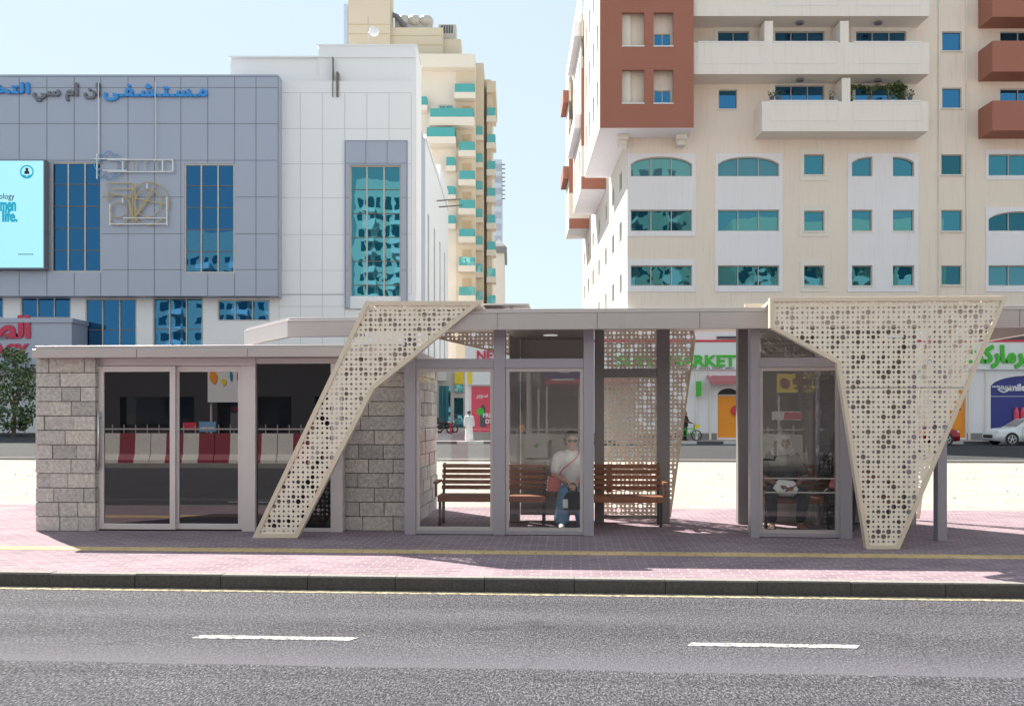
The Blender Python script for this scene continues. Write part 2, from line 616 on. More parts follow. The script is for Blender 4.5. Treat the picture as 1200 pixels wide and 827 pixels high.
    def build(s, name, mats, parent=None, base=None, frame=0, smooth=False, bevel=0.0):
        if parent is not None:
            b = BASE[parent.name]
        else:
            b = base if base is not None else (0, 0, 0)
        me = bpy.data.meshes.new(name)
        me.from_pydata([(v[0] - b[0], v[1] - b[1], v[2] - b[2]) for v in s.V], [], s.F)
        if not isinstance(mats, (list, tuple)):
            mats = [mats]
        for m in mats:
            me.materials.append(m)
        if len(mats) > 1:
            me.polygons.foreach_set('material_index', s.I)
        if smooth:
            me.polygons.foreach_set('use_smooth', [True] * len(s.F))
        me.update()
        o = bpy.data.objects.new(name, me)
        COL.objects.link(o)
        BASE[o.name] = b
        if parent is not None:
            o.parent = parent
        elif frame:
            o.location = S2W(b[0], b[1], b[2])
            o.rotation_euler = (0, 0, -TH)
        else:
            o.location = b
        if bevel:
            md = o.modifiers.new('bevel', 'BEVEL')
            md.width = bevel
            md.segments = 2
            md.limit_method = 'ANGLE'
        return o


def inset(pts, w):
    n = len(pts)
    area = sum(pts[i][0] * pts[(i + 1) % n][1] - pts[(i + 1) % n][0] * pts[i][1] for i in range(n))
    sg = 1 if area > 0 else -1
    out = []
    for i in range(n):
        p0, p1, p2 = Vector(pts[i - 1]), Vector(pts[i]), Vector(pts[(i + 1) % n])
        e1, e2 = (p1 - p0).normalized(), (p2 - p1).normalized()
        n1, n2 = Vector((-e1.y, e1.x)) * sg, Vector((-e2.y, e2.x)) * sg
        bis = (n1 + n2)
        bis = bis / max(.2, bis.dot(n1)) * w if bis.length > 1e-6 else n1 * w
        q = p1 + bis
        out.append((q.x, q.y))
    return out


def inside(p, poly):
    c = False
    n = len(poly)
    for i in range(n):
        a, b = poly[i], poly[i - 1]
        if (a[1] > p[1]) != (b[1] > p[1]) and p[0] < (b[0] - a[0]) * (p[1] - a[1]) / (b[1] - a[1]) + a[0]:
            c = not c
    return c


def edge_dist(p, poly):
    d = 1e9
    P = Vector(p)
    for i in range(len(poly)):
        a, b = Vector(poly[i - 1]), Vector(poly[i])
        t = max(0, min(1, (P - a).dot(b - a) / max(1e-9, (b - a).length_squared)))
        d = min(d, (P - a - (b - a) * t).length)
    return d


def perforated(poly, M, pitch, d0, d1, seed, n=14):
    """sheet metal with real round holes on a square grid, their sizes mixed"""
    rnd = random.Random(seed)
    verts = [Vector(p) for p in poly]
    k = len(poly)
    edges = [(i, (i + 1) % k) for i in range(k)]
    holes = {}
    x0, x1 = min(p[0] for p in poly), max(p[0] for p in poly)
    z0, z1 = min(p[1] for p in poly), max(p[1] for p in poly)
    nx, nz = int((x1 - x0) / pitch) + 1, int((z1 - z0) / pitch) + 1
    for j in range(nz):
        for i in range(nx):
            c = (x0 + (i + .5) * pitch, z0 + (j + .5) * pitch)
            r = (.275 if (i + j) % 2 else .18) * pitch
            q = rnd.random()
            if (i + j) % 2 == 0 and q > .62:
                r = .43 * pitch
            if (i + j) % 2 == 0 and q > .84:
                r = .515 * pitch
            if not inside(c, poly) or edge_dist(c, poly) < r + .012:
                continue
            holes[(i, j)] = (c, r)
            b = len(verts)
            for a in range(n):
                verts.append(Vector((c[0] + r * math.cos(2 * math.pi * a / n), c[1] + r * math.sin(2 * math.pi * a / n))))
            edges += [(b + a, b + (a + 1) % n) for a in range(n)]
    ov, oe, of, *_ = delaunay_2d_cdt(verts, edges, [], 2, 1e-6)

    def solid(f):
        q = ((ov[f[0]].x + ov[f[1]].x + ov[f[2]].x) / 3, (ov[f[0]].y + ov[f[1]].y + ov[f[2]].y) / 3)
        h = holes.get((int((q[0] - x0) / pitch), int((q[1] - z0) / pitch)))
        return inside(q, poly) and not (h and (q[0] - h[0][0]) ** 2 + (q[1] - h[0][1]) ** 2 < (h[1] * .97) ** 2)
    of = [f for f in of if solid(f)]
    m = MB()
    N = len(ov)
    vs = [M(p.x, d0, p.y) for p in ov] + [M(p.x, d1, p.y) for p in ov]
    fs = [tuple(f) for f in of] + [tuple(i + N for i in reversed(f)) for f in of]
    cnt = {}
    for f in of:
        for i in range(len(f)):
            a, b = f[i], f[(i + 1) % len(f)]
            cnt[(a, b)] = cnt.get((a, b), 0) + 1
    for (a, b) in cnt:
        if (b, a) not in cnt:
            fs.append((a, b, b + N, a + N))
    m.add(vs, fs)
    return m


def thing(name, label, cat, base, frame=0, group=None, rot=0.0):
    o = bpy.data.objects.new(name, None)
    o.empty_display_size = .3
    COL.objects.link(o)
    o['label'] = label
    o['category'] = cat
    if group:
        o['group'] = group
    BASE[o.name] = base
    if frame:
        o.location = S2W(*base)
        o.rotation_euler = (0, 0, -TH + rot)
    else:
        o.location = base
        o.rotation_euler = (0, 0, rot)
    return o


def tag(o, label, cat, group=None):
    o['label'] = label
    o['category'] = cat
    if group:
        o['group'] = group
    return o


def struct(o):
    o['kind'] = 'structure'
    return o


def dup(root, loc, rot=None, label=None):
    r = root.copy()
    COL.objects.link(r)
    r.location = loc
    BASE[r.name] = BASE[root.name]
    if rot is not None:
        r.rotation_euler = (0, 0, rot)
    if label:
        r['label'] = label
    for ch in list(root.children):
        c = ch.copy()
        COL.objects.link(c)
        c.parent = r
        for g in list(ch.children):
            h = g.copy()
            COL.objects.link(h)
            h.parent = c
    return r


# ------------------------------------------------------------------ Arabic lettering
AR = {'ا': (0xFE8D, 0xFE8E), 'أ': (0xFE83, 0xFE84), 'إ': (0xFE87, 0xFE88), 'د': (0xFEA9, 0xFEAA), 'ر': (0xFEAD, 0xFEAE), 'و': (0xFEED, 0xFEEE), 'ى': (0xFEEF, 0xFEF0), 'ة': (0xFE93, 0xFE94),
      'ب': (0xFE8F,), 'ت': (0xFE95,), 'خ': (0xFEA5,), 'س': (0xFEB1,), 'ش': (0xFEB5,), 'ص': (0xFEB9,), 'ف': (0xFED1,), 'ك': (0xFED9,), 'ل': (0xFEDD,), 'م': (0xFEE1,), 'ن': (0xFEE5,), 'ي': (0xFEF1,)}


def arabic(word):
    """joined presentation forms, laid out left to right for the text object"""
    out = []
    for w in word.split(' '):
        cs = []
        for i, ch in enumerate(w):
            if ch == 'ـ':
                cs.append(ch)
                continue
            e = AR[ch]
            prev = i > 0 and (w[i - 1] == 'ـ' or len(AR[w[i - 1]]) == 1)
            nxt = i < len(w) - 1 and len(e) == 1
            if len(e) == 2:
                cs.append(chr(e[1] if prev else e[0]))
            else:
                cs.append(chr(e[0] + (3 if prev and nxt else 2 if nxt else 1 if prev else 0)))
        out.append(''.join(reversed(cs)))
    return ' '.join(reversed(out))


# ------------------------------------------------------------------ windows
def window(parent, M, a0, a1, z0, z1, nm, glass, frame, depth=.12, fw=.06, nh=0, prof=None, name='window'):
    """part: frame with mullions; sub-part: pane"""
    f = MB()
    if prof is None:
        f.box(a0, a1, depth - .05, depth + .03, z1 - fw, z1, M)
        top = z1
        f.box(a0, a0 + fw, depth - .05, depth + .03, z0 + fw, z1 - fw, M)
        f.box(a1 - fw, a1, depth - .05, depth + .03, z0 + fw, z1 - fw, M)
    else:
        n = 12
        for i in range(n):
            p, q = i / n, (i + 1) / n
            x, y = a0 + (a1 - a0) * p, a0 + (a1 - a0) * q
            f.prism([(x, prof(p) - fw), (y, prof(q) - fw), (y, prof(q)), (x, prof(p))], depth - .05, depth + .03, M)
        f.box(a0, a0 + fw, depth - .05, depth + .03, z0 + fw, prof(0) - fw, M)
        f.box(a1 - fw, a1, depth - .05, depth + .03, z0 + fw, prof(1) - fw, M)
    f.box(a0, a1, depth - .05, depth + .03, z0, z0 + fw, M)
    for k in range(1, nm):
        x = a0 + (a1 - a0) * k / nm
        zt = (prof((x - a0) / (a1 - a0)) if prof else z1) - fw
        f.box(x - fw * .45, x + fw * .45, depth - .05, depth + .02, z0 + fw, zt, M)
    for k in range(1, nh):
        z = z0 + (z1 - z0) * k / nh
        for j in range(nm):
            x0 = a0 + (a1 - a0) * j / nm + fw
            x1 = a0 + (a1 - a0) * (j + 1) / nm - fw
            f.mi = 1
            f.box(x0 - fw, x1 + fw, depth - .01, depth + .03, z - .035, z + .035, M)
            f.mi = 0
    fo = f.build(name, [frame, M_WFRAMED] if nh else frame, parent)
    g = MB()
    if prof is None:
        g.box(a0 + .01, a1 - .01, depth + .035, depth + .05, z0 + .01, z1 - .01, M)
    else:
        n = 12
        pts = [(a0 + .01, z0 + .01), (a1 - .01, z0 + .01)] + [(a1 - .01 - (a1 - a0 - .02) * i / n, prof(1 - i / n) - .01) for i in range(n + 1)]
        g.prism(pts, depth + .035, depth + .05, M)
    g.build('pane', glass, fo)
    return fo


# ------------------------------------------------------------------ figures
def blob(caps, name, m, parent, voxel=.012, smooth=3, boxes=()):
    """one continuous surface grown round tapered bones"""
    b = MB()
    for c in caps:
        p0, p1, r0, r1 = c[:4]
        sc = c[4] if len(c) > 4 else (1, 1, 1)
        if (Vector(p0) - Vector(p1)).length > 1e-4:
            if sc == (1, 1, 1):
                b.cyl(p0, p1, r0, r1, 14)
            else:
                k = 5
                for i in range(k + 1):
                    q = Vector(p0).lerp(Vector(p1), i / k)
                    b.sphere(q, r0 + (r1 - r0) * i / k, 14, 9, sc)
        b.sphere(p0, r0, 14, 9, sc)
        b.sphere(p1, r1, 14, 9, sc)
    me = bpy.data.meshes.new('tmp')
    me.from_pydata(b.V, [], b.F)
    o = bpy.data.objects.new('tmp', me)
    COL.objects.link(o)
    r = o.modifiers.new('r', 'REMESH')
    r.mode = 'VOXEL'
    r.voxel_size = voxel
    s = o.modifiers.new('s', 'SMOOTH')
    s.iterations = smooth
    s.factor = .5
    dg = bpy.context.evaluated_depsgraph_get()
    dg.update()
    out = bpy.data.meshes.new_from_object(o.evaluated_get(dg))
    bpy.data.objects.remove(o)
    out.materials.clear()
    out.materials.append(m)
    out.polygons.foreach_set('use_smooth', [True] * len(out.polygons))
    ob = bpy.data.objects.new(name, out)
    COL.objects.link(ob)
    BASE[ob.name] = (0, 0, 0)
    if parent is not None:
        ob.parent = parent
    return ob


def hand_caps(w, d, up, curl=.5, side=1, s=1.0):
    """palm, four unequal bent fingers and a thumb, from wrist w along d; up = back of the hand"""
    w, d, up = Vector(w), Vector(d).normalized(), Vector(up).normalized()
    x = d.cross(up).normalized() * side
    up = x.cross(d).normalized() * side
    caps = []
    for k in range(4):
        off = x * (k - 1.5) * .021 * s
        caps.append((w, w + d * .085 * s + off, .019 * s, .0125 * s))
    for k, L in enumerate((.062, .072, .068, .052)):
        b = w + d * .085 * s + x * (k - 1.5) * .022 * s
        d1 = (d - up * curl * .6).normalized()
        d2 = (d - up * curl * 1.8).normalized()
        m = b + d1 * L * .55 * s
        caps += [(b, m, .0098 * s, .009 * s), (m, m + d2 * L * .55 * s, .009 * s, .0075 * s)]
    tb = w + d * .03 * s - x * .026 * s
    tm = tb + (d * .7 - x * .7 - up * .3).normalized() * .035 * s
    caps += [(tb, tm, .013 * s, .011 * s), (tm, tm + (d * .95 - x * .25 - up * .4).normalized() * .032 * s, .0105 * s, .0085 * s)]
    return caps


def head_caps(c, yaw=0.0, s=1.0, pitch=0.0):
    """skull, jaw, nose, ears, brow, lips; face looks along -y turned by yaw"""
    Rm = Matrix.Rotation(yaw, 3, 'Z') @ Matrix.Rotation(pitch, 3, 'X')
    P = lambda x, y, z: tuple(Vector(c) + Rm @ Vector((x * s, y * s, z * s)))
    caps = [(P(0, .012, .035), P(0, .02, .035), .088 * s, .086 * s), (P(0, -.02, -.02), P(0, -.03, -.05), .068 * s, .05 * s),
            (P(0, -.052, -.085), P(0, -.05, -.08), .03 * s, .034 * s),
            (P(0, -.088, .015), P(0, -.108, -.022), .009 * s, .014 * s),
            (P(-.014, -.098, -.026), P(.014, -.098, -.026), .009 * s, .009 * s),
            (P(-.022, -.087, -.055), P(.022, -.087, -.055), .008 * s, .008 * s), (P(-.017, -.085, -.064), P(.017, -.085, -.064), .009 * s, .009 * s),
            (P(-.045, -.072, .03), P(.045, -.072, .03), .012 * s, .012 * s)]
    for e in (-1, 1):
        caps += [(P(e * .088, .012, .02), P(e * .086, .015, -.02), .017 * s, .011 * s), (P(e * .045, -.055, -.02), P(e * .045, -.05, -.03), .028 * s, .026 * s)]
    return caps, P

# ================================================================== SETTING
m = MB(); m.slab([(-900, -700), (900, -700), (900, 1500), (-900, 1500)], -.6, -.14)
struct(m.build('ground', M_SAND))
m = MB(); m.slab([(-80, -4.0), (80, -4.0), (80, 9.06), (-80, 9.06)], -.139, -.13)
struct(m.build('road', M_ASPH, base=(0, 0, 0), frame=1))
m = MB(); m.slab([(-80, 9.2), (80, 9.2), (80, 15.9), (-80, 15.9)], -.138, 0)
struct(m.build('pavement', M_PAVE, base=(0, 0, 0), frame=1))
m = MB(); m.slab([(-80, 10.62), (80, 10.62), (80, 10.90), (-80, 10.90)], .0005, .005)
m.slab([(7.05, 12.2), (7.6, 12.2), (9.2, 15.85), (8.6, 15.85)], .0005, .006)
struct(m.build('tactile_paving', M_TACT, base=(0, 0, 0), frame=1))
m = MB()
rk = random.Random(3)
u = -60.0
while u < 60:
    w = .87
    j = rk.uniform(-.006, .006)
    zk = .006 + rk.uniform(-.003, .003)
    m.mi = 0
    m.slab([(u + .003, 9.075 + j), (u + w - .003, 9.075 + j), (u + w - .003, 9.195), (u + .003, 9.195)], -.136, zk)
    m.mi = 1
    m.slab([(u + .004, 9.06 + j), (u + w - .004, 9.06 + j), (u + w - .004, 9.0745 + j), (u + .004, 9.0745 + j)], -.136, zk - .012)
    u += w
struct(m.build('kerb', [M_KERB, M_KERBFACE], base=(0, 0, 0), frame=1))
m = MB(); m.slab([(-80, 8.90), (80, 8.90), (80, 9.03), (-80, 9.03)], -.1295, -.126)
struct(m.build('edge_line', M_YELLOWLINE, base=(0, 0, 0), frame=1))
ua, ub, uc, ud = SU(228, 7.11), SU(412, 7.11), SU(805, 7.08), SU(1005, 7.08)
per = uc - ua
for k in range(-3, 4):
    a = ua + per * k
    m = MB(); m.slab([(a, 7.045), (a + (ub - ua), 7.045), (a + (ub - ua) + .05, 7.145), (a + .04, 7.145)], -.1295, -.125)
    struct(m.build('lane_marking', M_WHITELINE, base=(a, 7.1, 0), frame=1))
m = MB(); m.slab([(-300, 16.0), (300, 16.0), (300, 31.5), (-300, 31.5)], -.138, -.012)
struct(m.build('sand_lot', M_SAND, base=(0, 0, 0), frame=1))
m = MB(); m.slab([(-300, 31.3), (300, 31.3), (300, 31.65), (-300, 31.65)], -.136, .06)
struct(m.build('kerb', M_KERB, base=(0, 0, 0), frame=1))
m = MB(); m.slab([(-300, 31.0), (300, 31.0), (300, 52.9), (-300, 52.9)], -.139, -.134)
m.slab([(-300, 52.9), (-14, 52.9), (-14, 74.0), (-300, 74.0)], -.139, -.134)
struct(m.build('far_road', M_ASPH2))
m = MB(); m.slab([(-13.5, 53.05), (90, 53.05), (90, 58), (-13.5, 58)], -.138, .0)
m.slab([(-13.5, 58), (7, 58), (7, 127), (-13.5, 127)], -.138, -.004)
m.slab([(-300, 74.4), (-13.5, 74.4), (-13.5, 80), (-300, 80)], -.138, 0)
struct(m.build('far_pavement', M_FARPAVE))
m = MB()
m.mi = 0
x = -13.6
k = 0
while x < 90:
    m.mi = k % 2
    m.box(x, x + 1.49, 52.8, 53.04, -.136, .02)
    x += 1.5; k += 1
struct(m.build('far_kerb', [M_DGREY, M_BWHITE]))
m = MB()
m.box(-300, -13.6, 74.0, 74.39, -.136, .02)
struct(m.build('far_kerb', M_DGREY))
# the strip behind the photographer
m = MB(); m.slab([(-80, -15), (80, -15), (80, -4.25), (-80, -4.25)], -.138, 0)
struct(m.build('opposite_pavement', M_PAVE, base=(0, 0, 0), frame=1))
m = MB(); m.slab([(-80, -4.25), (80, -4.25), (80, -4.02), (-80, -4.02)], -.137, .01)
struct(m.build('opposite_kerb', M_KERB, base=(0, 0, 0), frame=1))
# loose stones on the sand: too many to count
m = MB()
rs = random.Random(11)
for k in range(420):
    uu, vv = rs.uniform(-22, 22), rs.uniform(16.2, 31)
    r = rs.choice((.01, .014, .02, .03)) * rs.uniform(.6, 1.2)
    m.sphere((uu, vv, -.012 + r * .3), r, 5, 3, (1, rs.uniform(.7, 1.3), rs.uniform(.4, .8)))
o = m.build('pebbles', M_SAND, base=(0, 0, 0), frame=1)
tag(o, 'small loose stones scattered over the bright sand lot', 'stones'); o['kind'] = 'stuff'

# ================================================================== CABIN (left, stone and tinted glass)
VF = 12.28      # street depth of the clear glass fronts
VD = 12.48      # of the cabin doors
cb = (SU(200, VD), VD, 0)
cabin = thing('waiting_cabin', 'enclosed waiting cabin with dark tinted sliding doors between rough stone walls', 'waiting cabin', cb, 1)


def stone_wall(u0, u1, v0, v1, z0, z1, seed):
    w = MB(); r = random.Random(seed)
    w.mi = 0
    w.box(u0 + .012, u1 - .012, v0 + .02, v1 - .02, z0, z1)
    w.mi = 1
    rows = 12
    hgt = (z1 - z0) / rows
    g = .0055

    def course(len0, put):
        for k in range(rows):
            za, zb = z0 + k * hgt + g, z0 + (k + 1) * hgt - g
            a = 0.0
            first = True
            while a < len0 - .02:
                b = a + r.choice((.26, .34, .42, .5)) * (r.uniform(.4, .8) if first and k % 2 else 1)
                first = False
                if len0 - b < .14:
                    b = len0
                b = min(b, len0)
                put(a + g, b - g, za, zb, r.uniform(0, .022))
                a = b
    course(u1 - u0, lambda a, b, za, zb, e: w.box(u0 + a, u0 + b, v0 - e + .004, v0 + .03, za, zb))
    course(v1 - v0 - .06, lambda a, b, za, zb, e: w.box(u1 - .03, u1 + e - .004, v0 + .035 + a, v0 + .035 + b, za, zb))
    course(v1 - v0 - .06, lambda a, b, za, zb, e: w.box(u0 - e + .004, u0 + .03, v0 + .035 + a, v0 + .035 + b, za, zb))
    course(u1 - u0, lambda a, b, za, zb, e: w.box(u0 + a, u0 + b, v1 - .03, v1 + e - .004, za, zb))
    return w.build('stone_wall', [M_MORTAR, M_STONE], cabin)


ZR = 2.345
sl0, sl1 = SU(42, 12.36), SU(112, 12.36)
stone_wall(sl0, sl1, 12.36, 15.6, 0, ZR, 1)
sr0, sr1 = SU(403, 12.66), SU(476, 12.66)
stone_wall(sr0, sr1, 12.66, 15.6, 0, ZR, 2)
m = MB(); m.box(sl1, sr0, 15.45, 15.58, 0, ZR)
m.build('rear_wall', M_PANELBACK, cabin)
m = MB(); m.box(sl1, sr0, 12.62, 15.44, .004, .03)
m.build('floor', M_DGREY, cabin)
rl, rr = SU(37, 12.2), SU(470, 12.2)
m = MB(); m.box(rl, rr, 12.2, 15.7, ZR, 2.46); m.box(rl + .03, rr, 12.23, 15.67, 2.46, 2.506)
ro = m.build('roof', M_ALU, cabin, bevel=.006)
for px in (160, 290):
    m = MB(); uu = SU(px, 12.2)
    m.box(uu - .002, uu + .002, 12.195, 12.2, ZR + .002, 2.455); m.build('fascia_joint', M_DGREY, ro)
d0, d1 = SU(114, VD), SU(300, VD)
zt = 2.245
fr = MB()
fr.box(d0, d1, VD - .02, VD + .12, zt, ZR)            # head box above the doors
fr.box(SU(284, VD), d1, VD - .03, VD + .12, 0, zt)
fr.box(d0, SU(118, VD), VD - .02, VD + .12, 0, zt)
g0, g1 = d1, SU(388, VD)
fr.box(g0 + .002, SU(402, VD), VD - .005, VD + .1, 2.27, ZR - .002)
fr.box(g1, SU(402, VD), VD - .03, VD + .1, 0, 2.27)
fr.box(g0 + .002, g1, VD - .005, VD + .1, 0, .05)
fr.build('door_frame', M_ALUL, cabin, bevel=.005)


def door(px0, px1, v, handle):
    a, b = SU(px0, v), SU(px1, v)
    r = MB(); r.ring([(a, .02), (b, .02), (b, zt - .004), (a, zt - .004)], .078, v - .02, v + .035, ID)
    dm = r.build('sliding_door', M_ALUL, cabin, bevel=.004)
    q = MB(); q.box(a + .06, b - .06, v + .0, v + .012, .08, zt - .06)
    q.build('pane', M_DARKGLASS, dm)
    if handle:
        q = MB()
        hu = a + .03
        q.cyl((hu, v - .075, .83), (hu, v - .075, 1.63), .016)
        for z in (.9, 1.55):
            q.cyl((hu, v - .075, z), (hu, v - .018, z), .011)
        q.build('handle', M_STEEL, dm, smooth=True)
    return dm


door(116, 206, VD - .028, True)
door(204, 286, VD + .03, False)
m = MB(); m.box(g0 + .01, g1 - .002, VD + .03, VD + .042, .04, 2.275)
m.build('fixed_window', M_DARKGLASS, cabin)

# ================================================================== OPEN SHELTER
ZB, ZTOP = 2.655, 2.92
VR0, VR1 = 11.85, 14.75
sb = (SU(640, 13), 13.2, 0)
shel = thing('bus_shelter', 'open bus shelter with flat roof, clear glass screens and cream perforated metal wings', 'bus shelter', sb, 1)
ur = SU(1262, VR0)
plan = [(SU(420, VR0), VR0), (ur, VR0), (ur, VR1), (SU(286, 14.35), VR1), (SU(286, 14.35), 14.35), (SU(337, 12.74), 12.74), (SU(420, 12.74), 12.74)]
ZC = 2.86       # underside of the thin roof slab, above the fascia's lower edge
m = MB(); m.slab(plan, ZC, ZTOP - .03)
m.slab(inset(plan, .03), ZTOP - .03, ZTOP)
dn = plan[:4] + plan[4:]
inn = inset(plan, .09)
for i in (0, 1, 3, 4, 5, 6):      # fascia on every side but the back
    j = (i + 1) % len(plan)
    if i == 2:
        continue
    m.slab([plan[i], plan[j], inn[j], inn[i]], ZB, ZC - .001)
ro = m.build('roof', M_ALU, shel, bevel=.006)
for px in (583, 700, 820, 1195):
    m = MB(); uu = SU(px, VR0); m.box(uu - .002, uu + .002, VR0 - .004, VR0, ZB + .002, ZTOP - .052); m.build('fascia_joint', M_DGREY, ro)
m = MB(); m.slab(inset(plan, .12), ZC - .012, ZC - .002)
m.build('soffit', M_SOFFIT, ro)
m = MB(); m.box(SU(597, 13.0), SU(690, 13.0), VF + .15, 14.1, 2.70, ZC - .014); m.build('ceiling_box', M_PANELBACK, ro)
m = MB(); m.box(SU(893, 13.0), SU(1062, 13.0), VF + .15, 14.1, 2.70, ZC - .014); m.build('ceiling_box', M_PANELBACK, ro)
m = MB()
for px, v, zl in ((645, 13.2, 2.70), (440, 13.5, ZC - .012), (950, 13.2, 2.70), (820, 13.2, ZC - .012)):
    uu = SU(px, v)
    q = MB(); q.cyl((uu, v, zl - .012), (uu, v, zl - .001), .10, n=20)
    q.build('downlight', M_LAMPDISC, ro)
# slim plates lying on the roof edge
m = MB(); m.box(SU(545, 13.2), SU(622, 13.2), 12.6, 13.4, 3.055, 3.075)
for px in (560, 600):
    m.box(SU(px, 13) - .02, SU(px, 13) + .02, 12.9, 12.94, ZTOP, 3.056)
m.build('roof_plate', M_ALUL, ro)


def post(px0, px1, v0, v1, mt=M_POST, ztop=2.845):
    q = MB(); q.box(SU(px0, v0), SU(px1, v0), v0, v1, 0, ztop)
    return q.build('post', mt, shel, bevel=.005)


post(474, 487, VF, VF + .14)
post(578.5, 592, VF, VF + .14)
post(684, 696, VF, VF + .14)
post(880, 890, VF - .06, VF + .14)
post(985, 999, VF - .06, VF + .14)
post(1099, 1110, 12.05, 12.2)
post(1063, 1074, 13.7, 13.85)
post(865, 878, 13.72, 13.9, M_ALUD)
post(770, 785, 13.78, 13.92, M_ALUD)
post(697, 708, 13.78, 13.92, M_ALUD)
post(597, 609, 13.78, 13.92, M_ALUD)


def screen(px0, px1, v, zh0=2.19, zh1=2.315, clere=True):
    """front screen: header, sill, slim frame and its pane"""
    a, b = SU(px0, v), SU(px1, v)
    q = MB()
    q.box(a, b, v + .01, v + .12, zh0, zh1)
    so = q.build('screen_frame', M_POST, shel, bevel=.004)
    q = MB(); q.box(a, b, v + .015, v + .115, 0.01, .055); q.build('sill', M_POST, so)
    r = MB(); r.ring([(a + .003, .056), (b - .003, .056), (b - .003, zh0 - .001), (a + .003, zh0 - .001)], .045, v + .03, v + .09)
    r.build('glazing_bead', M_ALU, so)
    r = MB(); r.box(a + .03, b - .03, v + .055, v + .063, .085, zh0 - .03)
    r.build('pane', M_GLASS, so)
    if clere:
        r = MB(); r.box(a + .004, b - .004, v + .06, v + .066, zh1 + .001, 2.695)
        r.build('upper_pane', M_GLASS, so)
    return so


screen(487, 578.5, VF, clere=False)
screen(592, 684, VF, clere=False)
screen(890, 985, VF - .04)
# return pane beside the stone wall and the side of the right hand box
q = MB(); uu = SU(992, VF); q.box(uu - .004, uu + .004, VF + .16, 13.7, .06, 2.19)
q.build('side_pane', M_GLASS, shel)
q = MB(); uu = SU(992, VF); q.box(uu - .03, uu + .03, VF + .15, 13.7, 2.19, 2.31)
q.box(uu - .03, uu + .03, 13.7, 13.85, 0.0, 2.695)
q.build('side_frame', M_POST, shel)
for py in (560.5, 577):
    zz = SZ(935, py, VF - .02)
    q = MB(); q.box(SU(896, VF), SU(980, VF), VF + .006, VF + .0125, zz - .008, zz + .008); q.build('glass_stripe', M_BTAN, shel)
# map panels closing the back
for (p0, p1) in ((609.5, 694), (893, 1062)):
    q = MB(); q.box(SU(p0, 13.86), SU(p1, 13.86), 13.95, 14.1, .09 if p0 < 700 else .012, 2.695)
    po = q.build('back_panel', M_PANELBACK, shel)
    q = MB(); q.box(SU(p0, 13.86), SU(p1, 13.86), 13.944, 13.95, 2.39, 2.40)
    q.build('panel_joint', M_BLACK, po)
# rear header beams
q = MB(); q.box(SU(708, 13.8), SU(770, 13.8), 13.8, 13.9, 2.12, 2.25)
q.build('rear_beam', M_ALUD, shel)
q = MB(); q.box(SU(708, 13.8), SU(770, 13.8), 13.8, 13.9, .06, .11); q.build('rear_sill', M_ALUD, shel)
# ---- perforated wings: front sheet, rim, turned edge, the strip over the roof, rear sheet


def poly_at(pts, v):
    return [(SU(x, v), SZ(x, y, v)) for x, y in pts]


def wing(pts, v, pitch, seed, ret=.16, rim=.055):
    P = poly_at(pts, v)
    low = min(z for _, z in P)
    P = [(a, max(.0, z) if z < .08 else z) for a, z in P]
    po = perforated(P, ID, pitch, v, v + .006, seed).build('perforated_wing', M_PERF, shel)
    q = MB(); q.ring(P, rim, v - .022, v - .001)
    q.ring(P, .012, v + .007, v + ret)
    q.build('rim', M_PERFR, po)
    return po


WL = [(296, 630), (349, 630), (438.5, 456), (566, 353), (429, 353)]
WR = [(902, 349), (1180, 348), (1053.5, 643), (1015, 643), (980.5, 426), (902, 384)]
PL = wing(WL, 11.80, .0625, 5, .09)
PR = wing(WR, 11.27, .0585, 6, .09, .045)
q = MB(); zz = SZ(1060, 454, 11.27); q.box(SU(989, 11.27), SU(1129, 11.27), 11.264, 11.2695, zz - .003, zz + .003); q.build('sheet_joint', M_MIDGREY, PR)
# strips crossing the roof
v = 11.27
q = perforated([(SU(905, v), v + .03), (SU(1176, v), v + .03), (SU(1176, 11.9) - .2, 14.9), (SU(870, 14.9), 14.9)], lambda a, d, z: (a, z, 2.965 + d), .0585, 0, .006, 8)
to = q.build('perforated_top', M_PERF, shel)
q = MB(); q.ring([(SU(905, v), v + .03), (SU(1176, v), v + .03), (SU(1176, 11.9) - .2, 14.9), (SU(870, 14.9), 14.9)], .05, -.03, -.002, lambda a, d, z: (a, z, 2.965 + d)).build('rim', M_PERFR, to)
# upstand of the strip seen over the roof edge, left of the right hand wing
q = perforated([(SU(874.5, 13.0), ZTOP + .0), (SU(910, 13.0), ZTOP + .0), (SU(910, 13.0), ZTOP + .155), (SU(874.5, 13.0), ZTOP + .155)], ID, .055, 13.0, 13.006, 4)
eo = q.build('perforated_upstand', M_PERF, shel)
q = MB(); q.ring([(SU(872, 13.0), ZTOP + .001), (SU(912, 13.0), ZTOP + .001), (SU(912, 13.0), ZTOP + .17), (SU(872, 13.0), ZTOP + .17)], .03, 12.97, 12.998).build('rim', M_PERFR, eo)
v = 11.80
q = perforated([(SU(432, v), v + .03), (SU(560, v), v + .03), (SU(590, 14.9), 14.9), (SU(470, 14.9), 14.9)], lambda a, d, z: (a, z, 3.01 + d), .0625, 0, .006, 9)
to = q.build('perforated_top', M_PERF, shel)
q = MB(); q.ring([(SU(432, v), v + .03), (SU(560, v), v + .03), (SU(590, 14.9), 14.9), (SU(470, 14.9), 14.9)], .05, -.03, -.002, lambda a, d, z: (a, z, 3.01 + d)).build('rim', M_PERFR, to)
q = perforated([(SU(535, 13.1), ZTOP), (SU(590, 13.1), ZTOP), (SU(590, 13.1), ZTOP + .115), (SU(548, 13.1), ZTOP + .115)], ID, .055, 13.1, 13.106, 14)
eo = q.build('perforated_upstand', M_PERF, shel)
